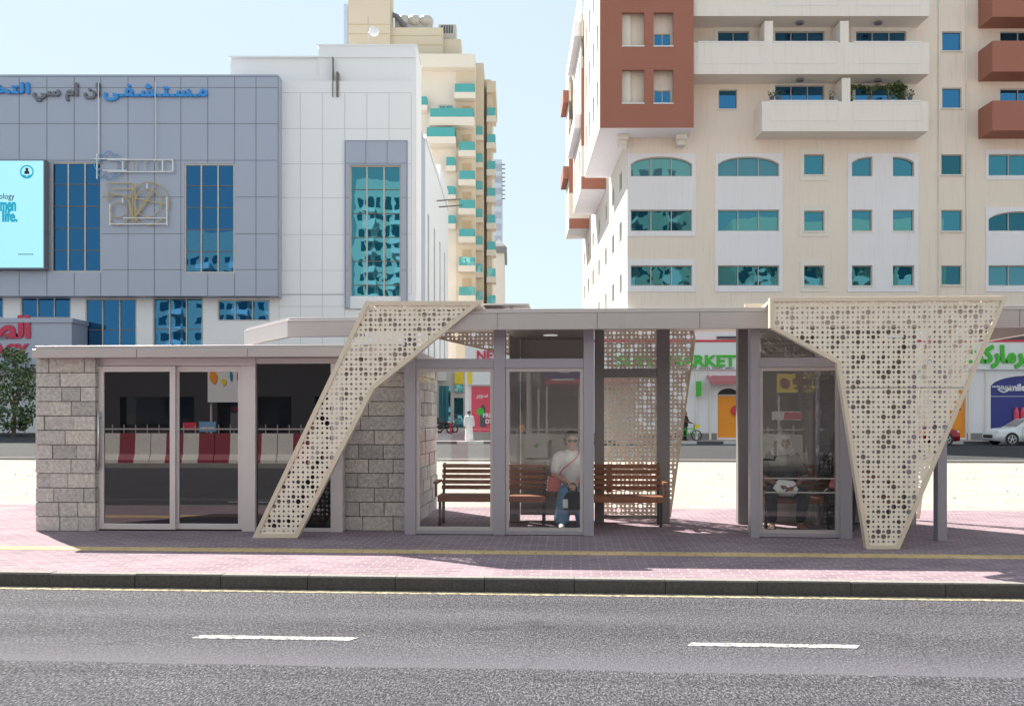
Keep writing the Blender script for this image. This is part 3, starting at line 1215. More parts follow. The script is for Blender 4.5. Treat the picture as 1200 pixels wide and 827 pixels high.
q = MB(); q.ring([(SU(533, 13.1), ZTOP + .001), (SU(591, 13.1), ZTOP + .001), (SU(591, 13.1), ZTOP + .13), (SU(545, 13.1), ZTOP + .13)], .02, 13.07, 13.098).build('rim', M_PERFR, eo)
# rear sheets
v = 14.42
WB = [(700, 607), (786, 607), (815, 398), (812, 380), (697, 380)]
P = poly_at(WB, v)
P = [(a, max(0.02, z)) for a, z in P]
po = perforated(P, ID, .066, v, v + .006, 12).build('perforated_wing', M_PERF, shel)
MB().ring(P, .03, v - .03, v - .001).build('rim', M_PERFR, po)
P = poly_at([(498, 380), (612, 380), (612, 419), (598, 417), (500, 394)], 14.5)
po = perforated(P, ID, .066, 14.5, 14.506, 13).build('perforated_wing', M_PERF, shel)
MB().ring(P, .03, 14.47, 14.499).build('rim', M_PERFR, po)
P = poly_at([(1086, 380), (1150, 380), (1084, 560), (1078, 608), (1060, 608)], 14.42)
P = [(a, max(0.02, z)) for a, z in P]
po = perforated(P, ID, .066, 14.42, 14.426, 15).build('perforated_wing', M_PERF, shel)

# ================================================================== BENCHES


def bench(px0, px1, label):
    v0 = 13.22
    a, b = SU(px0, v0), SU(px1, v0)
    t = thing('bench', label, 'bench', ((a + b) / 2, v0 + .22, 0), 1, 'wooden slat benches in the shelter')
    q = MB()
    for k in range(4):
        q.box(a + .02, b - .02, v0 + .02 + k * .105, v0 + .11 + k * .105, .40, .435)
    q.box(a + .02, b - .02, v0 - .005, v0 + .017, .345, .43)
    q.build('seat', M_WOOD, t, bevel=.004)
    q = MB()
    for k in range(5):
        y = v0 + .435 + k * .022
        z = .49 + k * .077
        q.box(a + .02, b - .02, y, y + .028, z, z + .058)
    q.build('backrest', M_WOOD, t, bevel=.004)
    n = 3
    for k in range(n):
        x = a + .05 + (b - a - .1) * k / (n - 1)
        if k == 1:
            q = MB(); q.box(x - .04, x + .04, v0 + .46, v0 + .475, .45, .86)
            q.build('back_strap', M_WOOD, t)
            continue
        q = MB()
        q.box(x - .02, x + .02, v0 + .03, v0 + .07, 0, .40)
        q.build('leg', M_IRON, t)
        q = MB()
        q.box(x - .02, x + .02, v0 + .40, v0 + .44, 0, .40)
        q.tube([(x, v0 + .42, .40), (x, v0 + .47, .5), (x, v0 + .56, .87)], .02, 6)
        q.build('leg', M_IRON, t)
        q = MB()
        q.box(x - .02, x + .02, v0 + .03, v0 + .43, .37, .398)
        q.build('seat_bearer', M_IRON, t)
        q = MB()
        xx = x - .055 if k == 0 else x + .055
        q.tube([(xx, v0 + .05, .42), (xx, v0 + .02, .58), (xx, v0 + .0, .61)], .016, 6)
        q.box(xx - .03, xx + .03, v0 - .03, v0 + .44, .60, .635)
        q.build('armrest', M_WOOD, t)
    return t


bench(511, 641, 'dark wooden slat bench beside the left stone wall, empty')
bench(652, 779, 'reddish wooden slat bench in front of the perforated rear sheet')
bench(894, 1056, 'wooden slat bench inside the glass box behind the right wing')

# ================================================================== RIGHT APARTMENT BLOCK
YB = 57.0
bx = lambda px: WX(px, YB)
bz = lambda py: WZ(py, YB)
apt = thing('apartment_building', 'tall cream apartment block with brown corner bays, white balconies and a supermarket below', 'apartment building', (20, YB, 0))
FR = front(YB)
XL, XR = bx(735), bx(1330)
ZTOPB = 34.5
small = lambda x0, x1, y0, y1: (bx(x0), bx(x1), bz(y1), bz(y0))
R1, R2, R3 = (184, 207), (246, 271), (311, 335)
front_open = []     # (rect, mullions, glass, arch)


def arch(o, rise, kind='full'):
    z0 = o[3] - rise

    def f(t):
        if kind == 'full':
            k = 2 * t - 1
        elif kind == 'left':
            k = t - 1
        else:
            k = t
        return z0 + rise * math.sqrt(max(0, 1 - k * k * .92)) * 1.0
    return f


plates = {  # white surrounds: (x0, x1, y0, y1): openings inside
    (735.5, 815, 180, 277): [((739, 811) + R1, 3, 'full'), ((739, 811) + R2, 3, None)],
    (735.5, 815, 304, 342): [((739, 811) + R3, 3, None)],
    (838, 917, 180, 342): [((841, 913) + R1, 3, 'full'), ((841, 913) + R2, 3, None), ((841, 913) + R3, 3, None)],
    (993, 1076, 180, 342): [((998, 1022) + R1, 1, 'left'), ((1046, 1071) + R1, 1, 'right'), ((998, 1022) + R2, 1, None), ((1046, 1071) + R2, 1, None), ((998, 1022) + R3, 1, None), ((1046, 1071) + R3, 1, None)],
    (1155, 1234, 176, 211): [((1158, 1231, 181, 206), 3, None)],
    (1155, 1234, 243, 342): [((1158, 1231, 248, 271), 3, 'full'), ((1158, 1231) + R3, 3, None)],
    (1258, 1326, 180, 342): [((1262, 1322) + R1, 2, 'full'), ((1262, 1322) + R2, 2, None), ((1262, 1322) + R3, 2, None)],
}
beige = {  # raised beige frames
    (937.5, 970.5, 174, 212): [((942, 966, 181, 205), 1, None)],
    (937.5, 970.5, 240, 277): [((942, 966, 247, 271), 1, None)],
    (937.5, 970.5, 305, 342): [((942, 966, 311, 335), 1, None)],
    (901, 972, 90, 121): [((908, 966, 100, 120), 3, None)],
    (997, 1070, 90, 121): [((1002, 1062, 100, 120), 3, None)],
    (836, 884, 30, 53): [((841, 878, 37, 52), 2, None)],
    (901, 972, 30, 53): [((908, 966, 37, 52), 3, None)],
    (997, 1070, 30, 53): [((1003, 1062, 37, 52), 3, None)],
    (901, 972, -38, -14): [((908, 966, -31, -15), 3, None)],
    (997, 1070, -38, -14): [((1003, 1062, -31, -15), 3, None)],
}
plain = [((1103, 1128, 181, 205), 1), ((1103, 1128, 246, 271), 1), ((1103, 1127, 311, 334), 1), ((842, 864, 105, 128), 1), ((1104, 1127, 103, 127), 1), ((1104, 1127, 37, 60), 1),
         ((1104, 1127, -30, -7), 1), ((1172, 1215, 104, 122), 2), ((1172, 1215, 37, 54), 2), ((1262, 1322, 104, 122), 2), ((1262, 1322, 37, 54), 2)]
allop = []
for d in (plates, beige):
    for r, ops in d.items():
        for (q, nm, ar) in ops:
            allop.append((small(*q), nm, ar, d is plates))
for q, nm in plain:
    allop.append((small(*q), nm, None, False))
w = MB()
w.facade(FR, XL, XR, bz(368.5), ZTOPB, [o[0] for o in allop], .22)
for o, nm, ar, _ in allop:
    if ar:
        w.spandrel(FR, o[0], o[1], o[3], arch(o, .62 if nm == 3 else .5, ar), 0.0, .2)
w.box(XL + .3, XR, YB + .45, YB + 36, bz(368.5), ZTOPB)
w.box(XL, XR, YB, YB + 36, ZTOPB + .001, ZTOPB + .3)
w.build('wall', M_CREAM, apt)
for d, mt, pr in ((plates, M_WHITE, .05), (beige, M_CREAM2, .04)):
    for r, ops in d.items():
        a0, a1, y0, y1 = r
        w = MB()
        P = lambda a, dd, z, pr=pr: (a, YB - pr + dd, z)
        rects = [small(*q[0]) for q in ops]
        w.facade(P, bx(a0), bx(a1), bz(y1), bz(y0), rects, pr, 0, pr)
        for (q, nm, ar), o in zip(ops, rects):
            if ar:
                w.spandrel(P, o[0], o[1], o[3], arch(o, .62 if nm == 3 else .5, ar), 0.0, pr - .003)
        w.build('window_surround', mt, apt)
rwin = random.Random(5)
for o, nm, ar, _ in allop:
    lowrow = o[3] < bz(175)
    window(apt, FR, o[0], o[1], o[2], o[3], nm, rwin.choice((M_TEAL, M_TEAL, M_TEAL2, M_TEAL2, M_TEAL3)) if lowrow else M_SKYWIN, M_WFRAME, .13, .055, 0, arch(o, .62 if nm == 3 else .5, ar) if ar else None)
    if not ar and o[3] > bz(345) and nm == 1:
        s = MB(); s.box(o[0] - .06, o[1] + .06, -.09, .1, o[2] - .07, o[2] - .005, FR)
        s.build('sill', M_CREAM2, apt)
for px in (1100, 1132.5):
    s = MB(); s.cyl((bx(px), YB - .05, 8.0), (bx(px), YB - .05, ZTOPB), .05, n=8)
    s.build('drain_pipe', M_CREAM2, apt)

# balconies


def balcony(px0, px1, ytop, ybot, D, mt, panels, ret=1.0, name='balcony'):
    a0, a1, z0, z1 = WX(px0, D), WX(px1, D), WZ(ybot, D), WZ(ytop, D)
    q = MB()
    q.box(a0, a1, D, D + .16, z0, z1)
    q.box(a0, a0 + .15, D + .161, YB - .002, z0, z1)
    q.box(a1 - .15, a1, D + .161, YB - .002, z0, z1)
    q.box(a0 + .151, a1 - .151, D + .161, YB - .002, z0 + .002, z0 + .2)
    bo = q.build(name, mt, apt)
    for (p0, p1) in panels:
        q = MB()
        q.ring([(WX(p0, D), z0 + .62), (WX(p1, D), z0 + .62), (WX(p1, D), z1 - .12), (WX(p0, D), z1 - .12)], .035, -.02, -.002, front(D))
        q.box(WX(p0, D), WX(p1, D), D - .03, D + .18, z1 + .0, z1 + .07)
        q.build('coping', M_WHITE, bo)
    return bo


DBAL = 55.3
b1 = balcony(812, 1089, 50, 87, DBAL, M_BALC, [(818, 896), (906, 982), (1000, 1080)])
b0 = balcony(893, 1088, 119, 154, DBAL, M_BALC, [(902, 982), (1000, 1080)])
b2 = balcony(812, 1089, -16, 19, DBAL, M_BALC, [(906, 982), (1000, 1080)])
for (yy0, yy1) in ((20, 50), (87, 119), (-46, -16)):
    for px in ((897, 986) if yy0 != 87 else (988,)):
        q = MB(); q.box(WX(px, DBAL), WX(px + 10, DBAL), DBAL + .2, YB - .002, WZ(yy1, DBAL) - .0, WZ(yy0 + 3, DBAL))
        q.build('balcony_divider', M_BALC, apt)
for px in (938, 1030):
    for z in (WZ(88, DBAL), WZ(20, DBAL)):
        q = MB(); q.cyl((WX(px, 56), 56.1, z - .1), (WX(px, 56), 56.1, z + .001), .22, n=14)
        q.build('ceiling_light', M_MIDGREY, apt)
for (t, b) in ((48, 84), (118, 153), (-18, 20)):
    balcony(1163, 1260, t, b, DBAL, M_BROWN, [])

# brown corner bay
DC = 55.0
c0, c1, cz0 = WX(703, DC), WX(813, DC), WZ(150, DC)
ops = [tuple((WX(a, DC), WX(b, DC), WZ(d, DC), WZ(c, DC))) for a, b, c, d in ((729, 755, 15, 55), (766, 789, 15, 55), (729, 755, 82, 122), (766, 789, 82, 122), (729, 755, -52, -12), (766, 789, -52, -12))]
w = MB()
w.facade(front(DC), c0, c1, cz0, ZTOPB - .4, ops, .2)
w.box(c1 - .2, c1, DC + .2, YB - .002, cz0, ZTOPB - .4)
bay = w.build('corner_bay', M_BROWN, apt)
q = MB(); q.slab([(c0 + .02, DC + .02), (c1 - .02, DC + .02), (c1 - .02, YB - .003), (c0 + .02, YB - .003)], cz0 - .03, cz0 + .15)
q.build('soffit', M_WHITE, bay)
for o in ops:
    q = MB(); q.box(o[0] - .02, o[1] + .02, DC - .04, DC + .22, o[2] - .0, o[2] + .06)
    q.build('sill', M_WHITE, bay)
q = MB()
for k in range(3):
    z = WZ((122, 55, -12)[k], DC) - .25
    q.box(c0 + .2, c1 - .25, DC + .25, DC + .615, z - .15, z)
q.box((ops[0][1] + ops[1][0]) / 2 - .05, (ops[0][1] + ops[1][0]) / 2 + .05, DC + .25, DC + .614, cz0 + .2, ZTOPB - .5)
q.build('inner_floor', M_CREAM, bay)
q = MB(); iw = [(WX(768, DC), WX(788, DC), ops[1][2] + .25, ops[1][2] + 1.0), (WX(768, DC), WX(788, DC), ops[3][2] + .25, ops[3][2] + 1.0)]
q.facade(front(DC + .62), c0 + .2, c1 - .25, cz0 + .2, ZTOPB - .5, iw, .15)
inner = q.build('inner_wall', M_CREAM, bay)
for o in iw:
    q = MB(); q.box(o[0], o[1], DC + .70, DC + .72, o[2], o[3]); q.build('bay_window', M_SKYWIN, bay)
    q = MB(); q.ring([(o[0], o[2]), (o[1], o[2]), (o[1], o[3]), (o[0], o[3])], .05, DC + .66, DC + .699); q.box((o[0] + o[1]) / 2 - .025, (o[0] + o[1]) / 2 + .025, DC + .66, DC + .699, o[2] + .05, o[3] - .05); q.build('window_frame', M_WFRAME, bay)
for px in (733, 803):
    q = MB(); q.box(WX(px, DC) - .25, WX(px, DC) + .25, YB - .7, YB - .003, cz0 - .62, cz0 - .04)
    q.box(WX(px, DC) - .32, WX(px, DC) + .32, YB - .9, YB - .69, cz0 - .32, cz0 - .04)
    q.build('bracket', M_CREAM2, bay)

# left side with its bays
LF = leftface(XL)
side = []
for D in (60.5, 65.0, 70.0, 75.5, 81.0, 86.0, 91.0):
    for y0, y1 in (R1, R2, R3):
        side.append((D - .75, D + .75, bz(y1), bz(y0)))
w = MB()
w.facade(LF, YB, YB + 36, bz(368.5), ZTOPB, side, .2)
sw = w.build('side_wall', M_CREAM2, apt)
for i, o in enumerate(side):
    window(apt, LF, o[0], o[1], o[2], o[3], 2, M_TEAL, M_WFRAME, .13, .055)
XBAY = c0
for k, (Da, Db) in enumerate(((DC, 66.6), (70.0, 79.0), (85.0, 90.0))):
    w = MB()
    BL = leftface(XBAY)
    oo = []
    n = max(2, int((Db - Da) / 2.4))
    for j in range(n):
        dm = Da + (Db - Da) * (j + .5) / n
        for zc in (19.9, 23.3, 26.7, 30.1):
            oo.append((dm - .55, dm + .55, zc, zc + 1.7))
    w.facade(BL, Da + (.0 if k else .0), Db, cz0, ZTOPB - .4, oo, .25)
    w.box(XBAY + .01, XL - .003, Db - .1, Db, cz0, ZTOPB - .4)
    w.box(XBAY + .6, XL - .004, Da + .4, Db - .2, cz0 + .2, ZTOPB - .5)
    so = w.build('side_bay', M_CREAM2, apt)
    if k:
        q = MB()
        q.box(XBAY + .003, XL - .005, Da - .1, Da - .001, cz0, cz0 + .9)
        q.box(XBAY + .003, XL - .005, Da - .1, Da - .001, cz0 + 3.2, cz0 + 9)
        q.build('brown_front', M_BROWN, so)
        q = MB(); q.box(XBAY + .004, XL - .006, Da - .09, Da - .002, cz0 + .901, cz0 + 3.199)
        q.build('pale_front', M_CREAM2, so)
    q = MB()
    for j in range(n):
        dm = Da + (Db - Da) * (j + .5) / n
        q.box(XBAY - .05, XBAY - .003, dm - .7, dm + .7, cz0 + 1.2, cz0 + 14)
    if k != 1:
        pass
    q = MB(); q.slab([(XBAY + .02, Da + .02), (XL - .005, Da + .02), (XL - .005, Db - .02), (XBAY + .02, Db - .02)], cz0 - .02, cz0 + .12) if k else q.slab([(XBAY + .02, YB), (XL - .005, YB), (XL - .005, Db - .02), (XBAY + .02, Db - .02)], cz0 - .025, cz0 + .12)
    q.build('soffit', M_WHITE, so)
    if k:
        for zc in (cz0 + 4.6, cz0 + 11.5):
            q = MB(); q.box(XBAY - .5, XBAY - .003, Da + .2, Db - .4, zc, zc + 1.1)
            q.build('side_balcony', M_WHITE if k == 1 else M_BROWN, so)

# ground floor: supermarket frontage
YS = 56.55
sx = lambda px: WX(px, YS)
sz = lambda py: WZ(py, YS)
SF = front(YS)
doorr = [(sx(841), sx(866), .12, sz(455)), (sx(1113), sx(1132), .12, sz(455)), (sx(1161), sx(1206), .12, sz(440)), (sx(700), sx(745), .12, sz(452)), (sx(610), sx(668), .12, sz(450))]
w = MB()
w.facade(SF, sx(545), XR, 0, 7.7, doorr, .3, 0, 0)
for k in (0, 3):
    o = doorr[k]
    w.spandrel(SF, o[0], o[1], o[3], (lambda o: lambda t: o[3] - .42 + .42 * math.sqrt(max(0, 1 - (2 * t - 1) ** 2 * .95)))(o), 0, .25)
o = doorr[2]
w.spandrel(SF, o[0], o[1], o[3], lambda t: o[3] - .75 + .75 * math.sqrt(max(0, 1 - (1 - 1.0 * t) ** 2 * .97)) if t < 1 else o[3], 0, .25)
w.box(sx(545), sx(545) + .3, YS + .01, YB + 18, 0, 7.7)
w.box(sx(545) + .31, XR, YS + .02, YB - .02, 7.4, 7.7)
w.box(sx(545) + .31, XL - .02, YB - .019, YB + 18, 7.4, 7.7)
w.build('shop_wall', M_WHITE, apt)
for px in (816, 832, 1155, 1135, 700):
    q = MB(); q.box(sx(px) - .06, sx(px) + .06, YS - .12, YS - .002, 0, sz(436))
    q.build('shop_pier', M_CREAM2, apt)
# doors
o = doorr[0]
q = MB(); q.box(o[0], o[1], YS + .15, YS + .2, .12, sz(463)); p = q.build('shop_door', M_ORANGE, apt)
q = MB(); q.box(o[0], o[1], YS + .16, YS + .2, sz(463) + .001, o[3]); q.build('dark_fanlight', M_BLACK, p)
q = MB(); q.box(o[0], o[1], YS + .1, YS + .16, sz(463) - .04, sz(463) + .05); q.build('transom', M_WFRAME, p)
q = MB(); q.cyl((sx(863), YS + .02, sz(481)), (sx(863), YS + .1, sz(481)), .3, n=20); q.build('round_sticker', M_RED, p)
o = doorr[1]
q = MB(); q.box(o[0], o[1], YS + .15, YS + .2, .12, o[3]); p = q.build('shop_poster', M_ORANGE, apt)
q = MB(); q.text('g', front(YS + .12), sx(1121), sz(481), 0, height=.5, bold=.03); q.build('poster_letter', M_BLACK, p)
o = doorr[2]
q = MB(); q.box(o[0], o[1], YS + .12, YS + .2, .12, o[3]); p = q.build('shop_poster', M_NAVY, apt)
q = MB()
q.text('made to make', front(YS + .08), sx(1163.5), sz(454), 0, width=sx(1188) - sx(1163.5), bold=.02, depth=.02)
q.text('you', front(YS + .08), sx(1171), sz(458), 0, width=sx(1180) - sx(1171), bold=.02, depth=.02)
q.text('smile', front(YS + .08), sx(1180), sz(458), 0, width=sx(1203) - sx(1180), bold=.04, depth=.02)
q.tube([(sx(1170 + k), YS + .09, sz(455.5 + 3.8 * math.sin(math.pi * k / 14))) for k in range(15)], .05, 5)
q.box(o[0], o[1], YS + .1, YS + .115, sz(464.5), sz(464))
q.build('poster_lettering', M_SIGNWHITE, p)
q = MB()
for px, cc in ((1191.5, 0), (1199, 0)):
    q.cyl((sx(px), YS + .05, sz(494)), (sx(px), YS + .05, sz(483)), .16, .16, 10); q.cyl((sx(px), YS + .05, sz(483)), (sx(px), YS + .05, sz(477)), .16, .06, 10)
q.build('bottle_print', M_PINKP, p)
for k in (3, 4):
    o = doorr[k]
    q = MB(); q.box(o[0], o[1], YS + .2, YS + .26, .12, o[3]); q.build('shop_shutter', M_WFRAME, apt)
for pa, pb in ((545.5, 609), (669, 699), (746, 840), (867, 1112), (1133, 1160)):
    q = MB(); q.box(sx(pa), sx(pb), YS - .03, YS - .002, 0, .4); q.build('plinth', M_KERB, apt)
# awnings


def awning(px0, px1, y0, y1):
    a, b = sx(px0), sx(px1)
    z1, z0 = sz(y0), sz(y1)
    q = MB()
    q.add([(a, YS - .01, z1), (b, YS - .01, z1), (b, YS - 1.0, z0 + .18), (a, YS - 1.0, z0 + .18), (a, YS - .01, z1 - .05), (b, YS - .01, z1 - .05), (b, YS - .98, z0 + .13), (a, YS - .98, z0 + .13)],
          [(0, 1, 2, 3), (7, 6, 5, 4), (0, 3, 7, 4), (1, 5, 6, 2)])
    n = int((b - a) / .22)
    for i in range(n):
        x0, x1 = a + (b - a) * i / n, a + (b - a) * (i + 1) / n
        q.prism([(x0, z0 + .17), (x1, z0 + .17), (x1, z0 + .03), ((x0 + x1) / 2, z0), (x0, z0 + .03)], -1.02, -1.0, SF)
    q.build('awning', M_AWN, apt)


awning(828, 874, 440, 451)
awning(700, 746, 440, 451)
# the sign band
sb0, sb1, sbz0, sbz1 = sx(547), XR - .5, sz(433), sz(401)
sg = thing('shop_sign', 'long white supermarket sign band with red top edge and green letters', 'shop sign', ((sb0 + sb1) / 2, YS - .2, sbz0))
q = MB(); q.box(sb0, sb1, YS - .22, YS - .003, sbz0, sbz1); q.build('board', M_SIGNWHITE, sg)
q = MB(); q.box(sb0, sb1, YS - .26, YS - .004, sbz1 + .001, sz(398.5)); q.build('red_edge', M_RED, sg)
q = MB(); q.text('SUPERMARKET', front(YS - .3), sx(861.5), sz(430), 0, width=sx(861.5) - sx(723), height=sz(416) - sz(430), bold=.035, depth=.07, align='R'); q.build('green_lettering', M_GREEN, sg)
q = MB(); q.text('HOUSEHOLD  GROCERY  FOODSTUFF  FRUITS  DAIRY  MEAT', front(YS - .24), sx(860), sz(432.5), 0, width=sx(860) - sx(740), height=.1, bold=.01, depth=.015, align='R'); q.build('small_lettering', M_DGREY, sg)
q = MB(); q.text('NEW', front(YS - .3), sx(559), sz(422), 0, height=sz(411) - sz(422), bold=.03, depth=.07); q.build('red_lettering', M_PINKLET, sg)
q = MB(); q.boldtext(arabic('سوبرماركت'), front(YS - .3), sx(1232), sz(431), 0, .05, width=sx(1232) - sx(1126), height=sz(405) - sz(431), bold=.018, depth=.07, align='R'); q.build('arabic_lettering', M_GREEN, sg)
q = MB()
for px in (840, 1163):
    q.box(sx(px), sx(px) + 3.5, YS - .1, YS - .003, sz(397) if px == 840 else sz(398), sz(394) if px == 840 else sz(387))
q.build('louvre', M_DGREY, apt)
ps = thing('poster_panel', 'large red poster of a woman on the shop wall beside the side street', 'poster', (sx(565), YS - .1, 1.0))
q = MB(); q.box(sx(552.5), sx(592), YS - .08, YS - .003, sz(506), sz(453)); q.build('board', M_PINKP, ps)
q = MB()
q.text('FREE', front(YS - .1), sx(566), sz(489), 0, height=.26, bold=.03, depth=.015); q.text('DU', front(YS - .1), sx(569), sz(496), 0, height=.26, bold=.03, depth=.015)
q.text(arabic('سوبر'), front(YS - .1), sx(558), sz(467), 0, width=.7, bold=.02, depth=.015)
q.build('lettering', M_SIGNWHITE, ps)
q = MB(); q.prism([(sx(562), sz(500)), (sx(570), sz(500)), (sx(569), sz(478)), (sx(567), sz(474)), (sx(565), sz(474)), (sx(563), sz(478))], -.096, -.081, SF); q.build('woman_print', M_DGREY, ps)
q = MB(); q.cyl((sx(563), YS - .101, sz(482)), (sx(563), YS - .085, sz(482)), .22, n=14); q.build('green_print', M_GREEN, ps)
vn = MB(); vn.box(sx(548), sx(580), YS - .3, YS - .004, sz(451), sz(435)); vo = vn.build('hanging_sign', M_SIGNWHITE, base=(sx(564), YS - .3, sz(451)))
tag(vo, 'white sign box above the red poster', 'sign')
q = MB(); q.box(sx(548), sx(553.5), YS - .33, YS - .301, sz(450), sz(436)); q.build('yellow_emblem', M_YELLOW, vo)
q = MB(); q.box(sx(815), sx(820), YS - .5, YS - .13, sz(464), sz(447)); tag(q.build('blade_sign', M_GREEN, base=(sx(817), YS - .3, sz(464))), 'small green blade sign on the shop wall under the sign band', 'sign')

# plants on the lowest white balcony


def leaves(m, c, rad, n, size, rnd):
    for k in range(n):
        while True:
            p = Vector((rnd.uniform(-1, 1), rnd.uniform(-1, 1), rnd.uniform(-1, 1)))
            if p.length < 1:
                break
        p = Vector((c[0] + p.x * rad[0], c[1] + p.y * rad[1], c[2] + p.z * rad[2]))
        a = Vector((rnd.gauss(0, 1), rnd.gauss(0, 1), rnd.gauss(0, 1))).normalized()
        b = a.orthogonal().normalized()
        b = (Matrix.Rotation(rnd.uniform(0, 6.28), 3, a) @ b)
        s = size * rnd.uniform(.6, 1.3)
        c2 = a.cross(b)
        m.add([p - b * s, p + c2 * s * .45, p + b * s, p - c2 * s * .45], [(0, 1, 2, 3)])
    return m


rv = random.Random(21)
zp = WZ(119, DBAL) + .07
vine = thing('climbing_plant', 'leafy vine trained along the lower white balcony above three pots', 'plant', (WX(1040, DBAL), DBAL + .3, zp))
q = MB()
for px in range(999, 1064, 4):
    leaves(q, (WX(px, DBAL), DBAL + .35, WZ(100.5 + rv.uniform(-2, 2), DBAL)), (.25, .2, .14), 26, .09, rv)
for px, py in ((1052, 101), (1056, 106), (1058, 112), (1060, 101), (1050, 108), (1060, 116), (1056, 98)):
    leaves(q, (WX(px, DBAL), DBAL + .35, WZ(py, DBAL)), (.28, .22, .3), 60, .1, rv)
for py in (104, 110, 116):
    leaves(q, (WX(1000, DBAL), DBAL + .35, WZ(py, DBAL)), (.14, .14, .25), 26, .09, rv)
q.build('foliage', M_VINE, vine)
q = MB()
for px in (1000, 1062):
    q.cyl((WX(px, DBAL), DBAL + .35, zp), (WX(px, DBAL), DBAL + .35, WZ(99, DBAL)), .025)
q.cyl((WX(1000, DBAL), DBAL + .35, WZ(100, DBAL)), (WX(1062, DBAL), DBAL + .35, WZ(100, DBAL)), .02)
q.build('stem', M_BARK, vine)
for i, (px, lab) in enumerate(((1020, 'dark pot on the lower white balcony rail under the left end of the vine'), (1043, 'dark pot on the lower white balcony rail in the middle of the vine'), (1067, 'dark pot with a bushy plant at the right end of the balcony rail'), (905, 'small potted plant at the left end of the lower white balcony rail'), (913, 'second small potted plant at the left of the lower white balcony rail'), (975, 'potted plant beside the divider of the lower white balcony'))):
    t = thing('potted_plant', lab, 'potted plant', (WX(px, DBAL), DBAL + .08, zp), 0, 'pots on the balcony rail')
    c = (WX(px, DBAL), DBAL + .08, zp)
    q = MB(); q.cyl(c, (c[0], c[1], c[2] + .22), .11, .15, 10); q.build('pot', M_DGREY, t)
    q = MB(); leaves(q, (c[0], c[1], c[2] + .42), (.26, .2, .22), 70 if i == 2 else 34, .08, rv); q.build('foliage', M_VINE, t)

# ================================================================== HOSPITAL
YH = 78.0
hx = lambda px, D=YH: WX(px, D)
hz = lambda py, D=YH: WZ(py, D)
hos = thing('hospital_building', 'hospital with grey clad front, white clad side block and tall blue window strips', 'hospital', (-30, YH, 0))


def joints(parent, M, xs, zs, w=.045, mt=M_JOINT, holes=(), name='panel_joint'):
    q = MB()
    for x in xs:
        segs = [(zs[0], zs[-1])]
        for h in holes:
            if h[0] < x < h[1]:
                segs = [t for (a, b) in segs for t in ((a, min(b, h[2])), (max(a, h[3]), b)) if t[1] - t[0] > .01]
        for a, b in segs:
            q.box(x - w / 2, x + w / 2, -.012, -.002, a, b, M)
    for z in zs:
        segs = [(xs[0], xs[-1])]
        for h in holes:
            if h[2] < z < h[3]:
                segs = [t for (a, b) in segs for t in ((a, min(b, h[0])), (max(a, h[1]), b)) if t[1] - t[0] > .01]
        for a, b in segs:
            q.box(a, b, -.010, -.003, z - w / 2, z + w / 2, M)
    return q.build(name, mt, parent)


YG = 76.8     # grey front stands proud
gx = lambda px: WX(px, YG)
gz = lambda py: WZ(py, YG)
GF = front(YG)
strips = [(gx(60), gx(119), gz(319), gz(190)), (gx(216), gx(275), gz(320), gz(192)), (gx(-96), gx(-37), gz(319), gz(190))]
w = MB()
w.facade(GF, gx(-190), gx(326), gz(347), gz(90), strips, .3)
w.box(gx(-190), gx(326), YG + .5, YH + .5, gz(347), gz(90))
w.box(gx(-190), gx(326), YG, YG + .499, gz(347) - .02, gz(347) - .001)
w.box(gx(-190), gx(326), YG + .001, YH + .5, gz(90) + .001, gz(87.5))
w.box(gx(326) - .2, gx(326), YG + .002, YG + .499, gz(347), gz(90))
gw = w.build('grey_wall', M_GREYCLAD, hos)
xs = [gx(-190 + 31.2 * k) for k in range(17)] + [gx(326)]
xs = [gx(p) for p in (-127, -96, -65, -34, 22.5, 55, 87, 118, 150, 181, 212, 243.5, 275, 300, 326)]
zs = [gz(p) for p in (347, 316, 274, 231, 188, 145, 103, 90)]
joints(gw, GF, [gx(-188)] + xs, zs, .05, M_JOINT, [(s[0] - .05, s[1] + .05, s[2] - .05, s[3] + .05) for s in strips])
for s in strips:
    window(hos, GF, *s, 3, M_BLUE, M_WFRAME, .1, .13, 5, name='window_strip')
# white lower storeys
WF = front(YH)
lw = [(gx(100) * YH / YG, hx(160), 0.8, hz(350)), (hx(179), hx(238), .8, hz(349)), (hx(255), hx(316), hz(376), hz(351)), (hx(24), hx(83), hz(373), hz(348)), (hx(-55), hx(4), hz(373), hz(348)), (hx(-135), hx(-76), .8, hz(350))]
w = MB()
w.facade(WF, hx(-190), hx(404), 0, hz(347) - .0, lw, .25)
w.box(hx(-190), hx(267), YH + .6, YH + 5, 0, hz(97)); w.box(hx(267.01), hx(326), YH + .601, YH + 5, 0, hz(100) - .01)
w.build('lower_wall', M_WHITECLAD, hos)
for s in lw:
    window(hos, WF, *s, 3, M_BLUE, M_WFRAME, .1, .11, 4 if s[2] < 2 else 0)
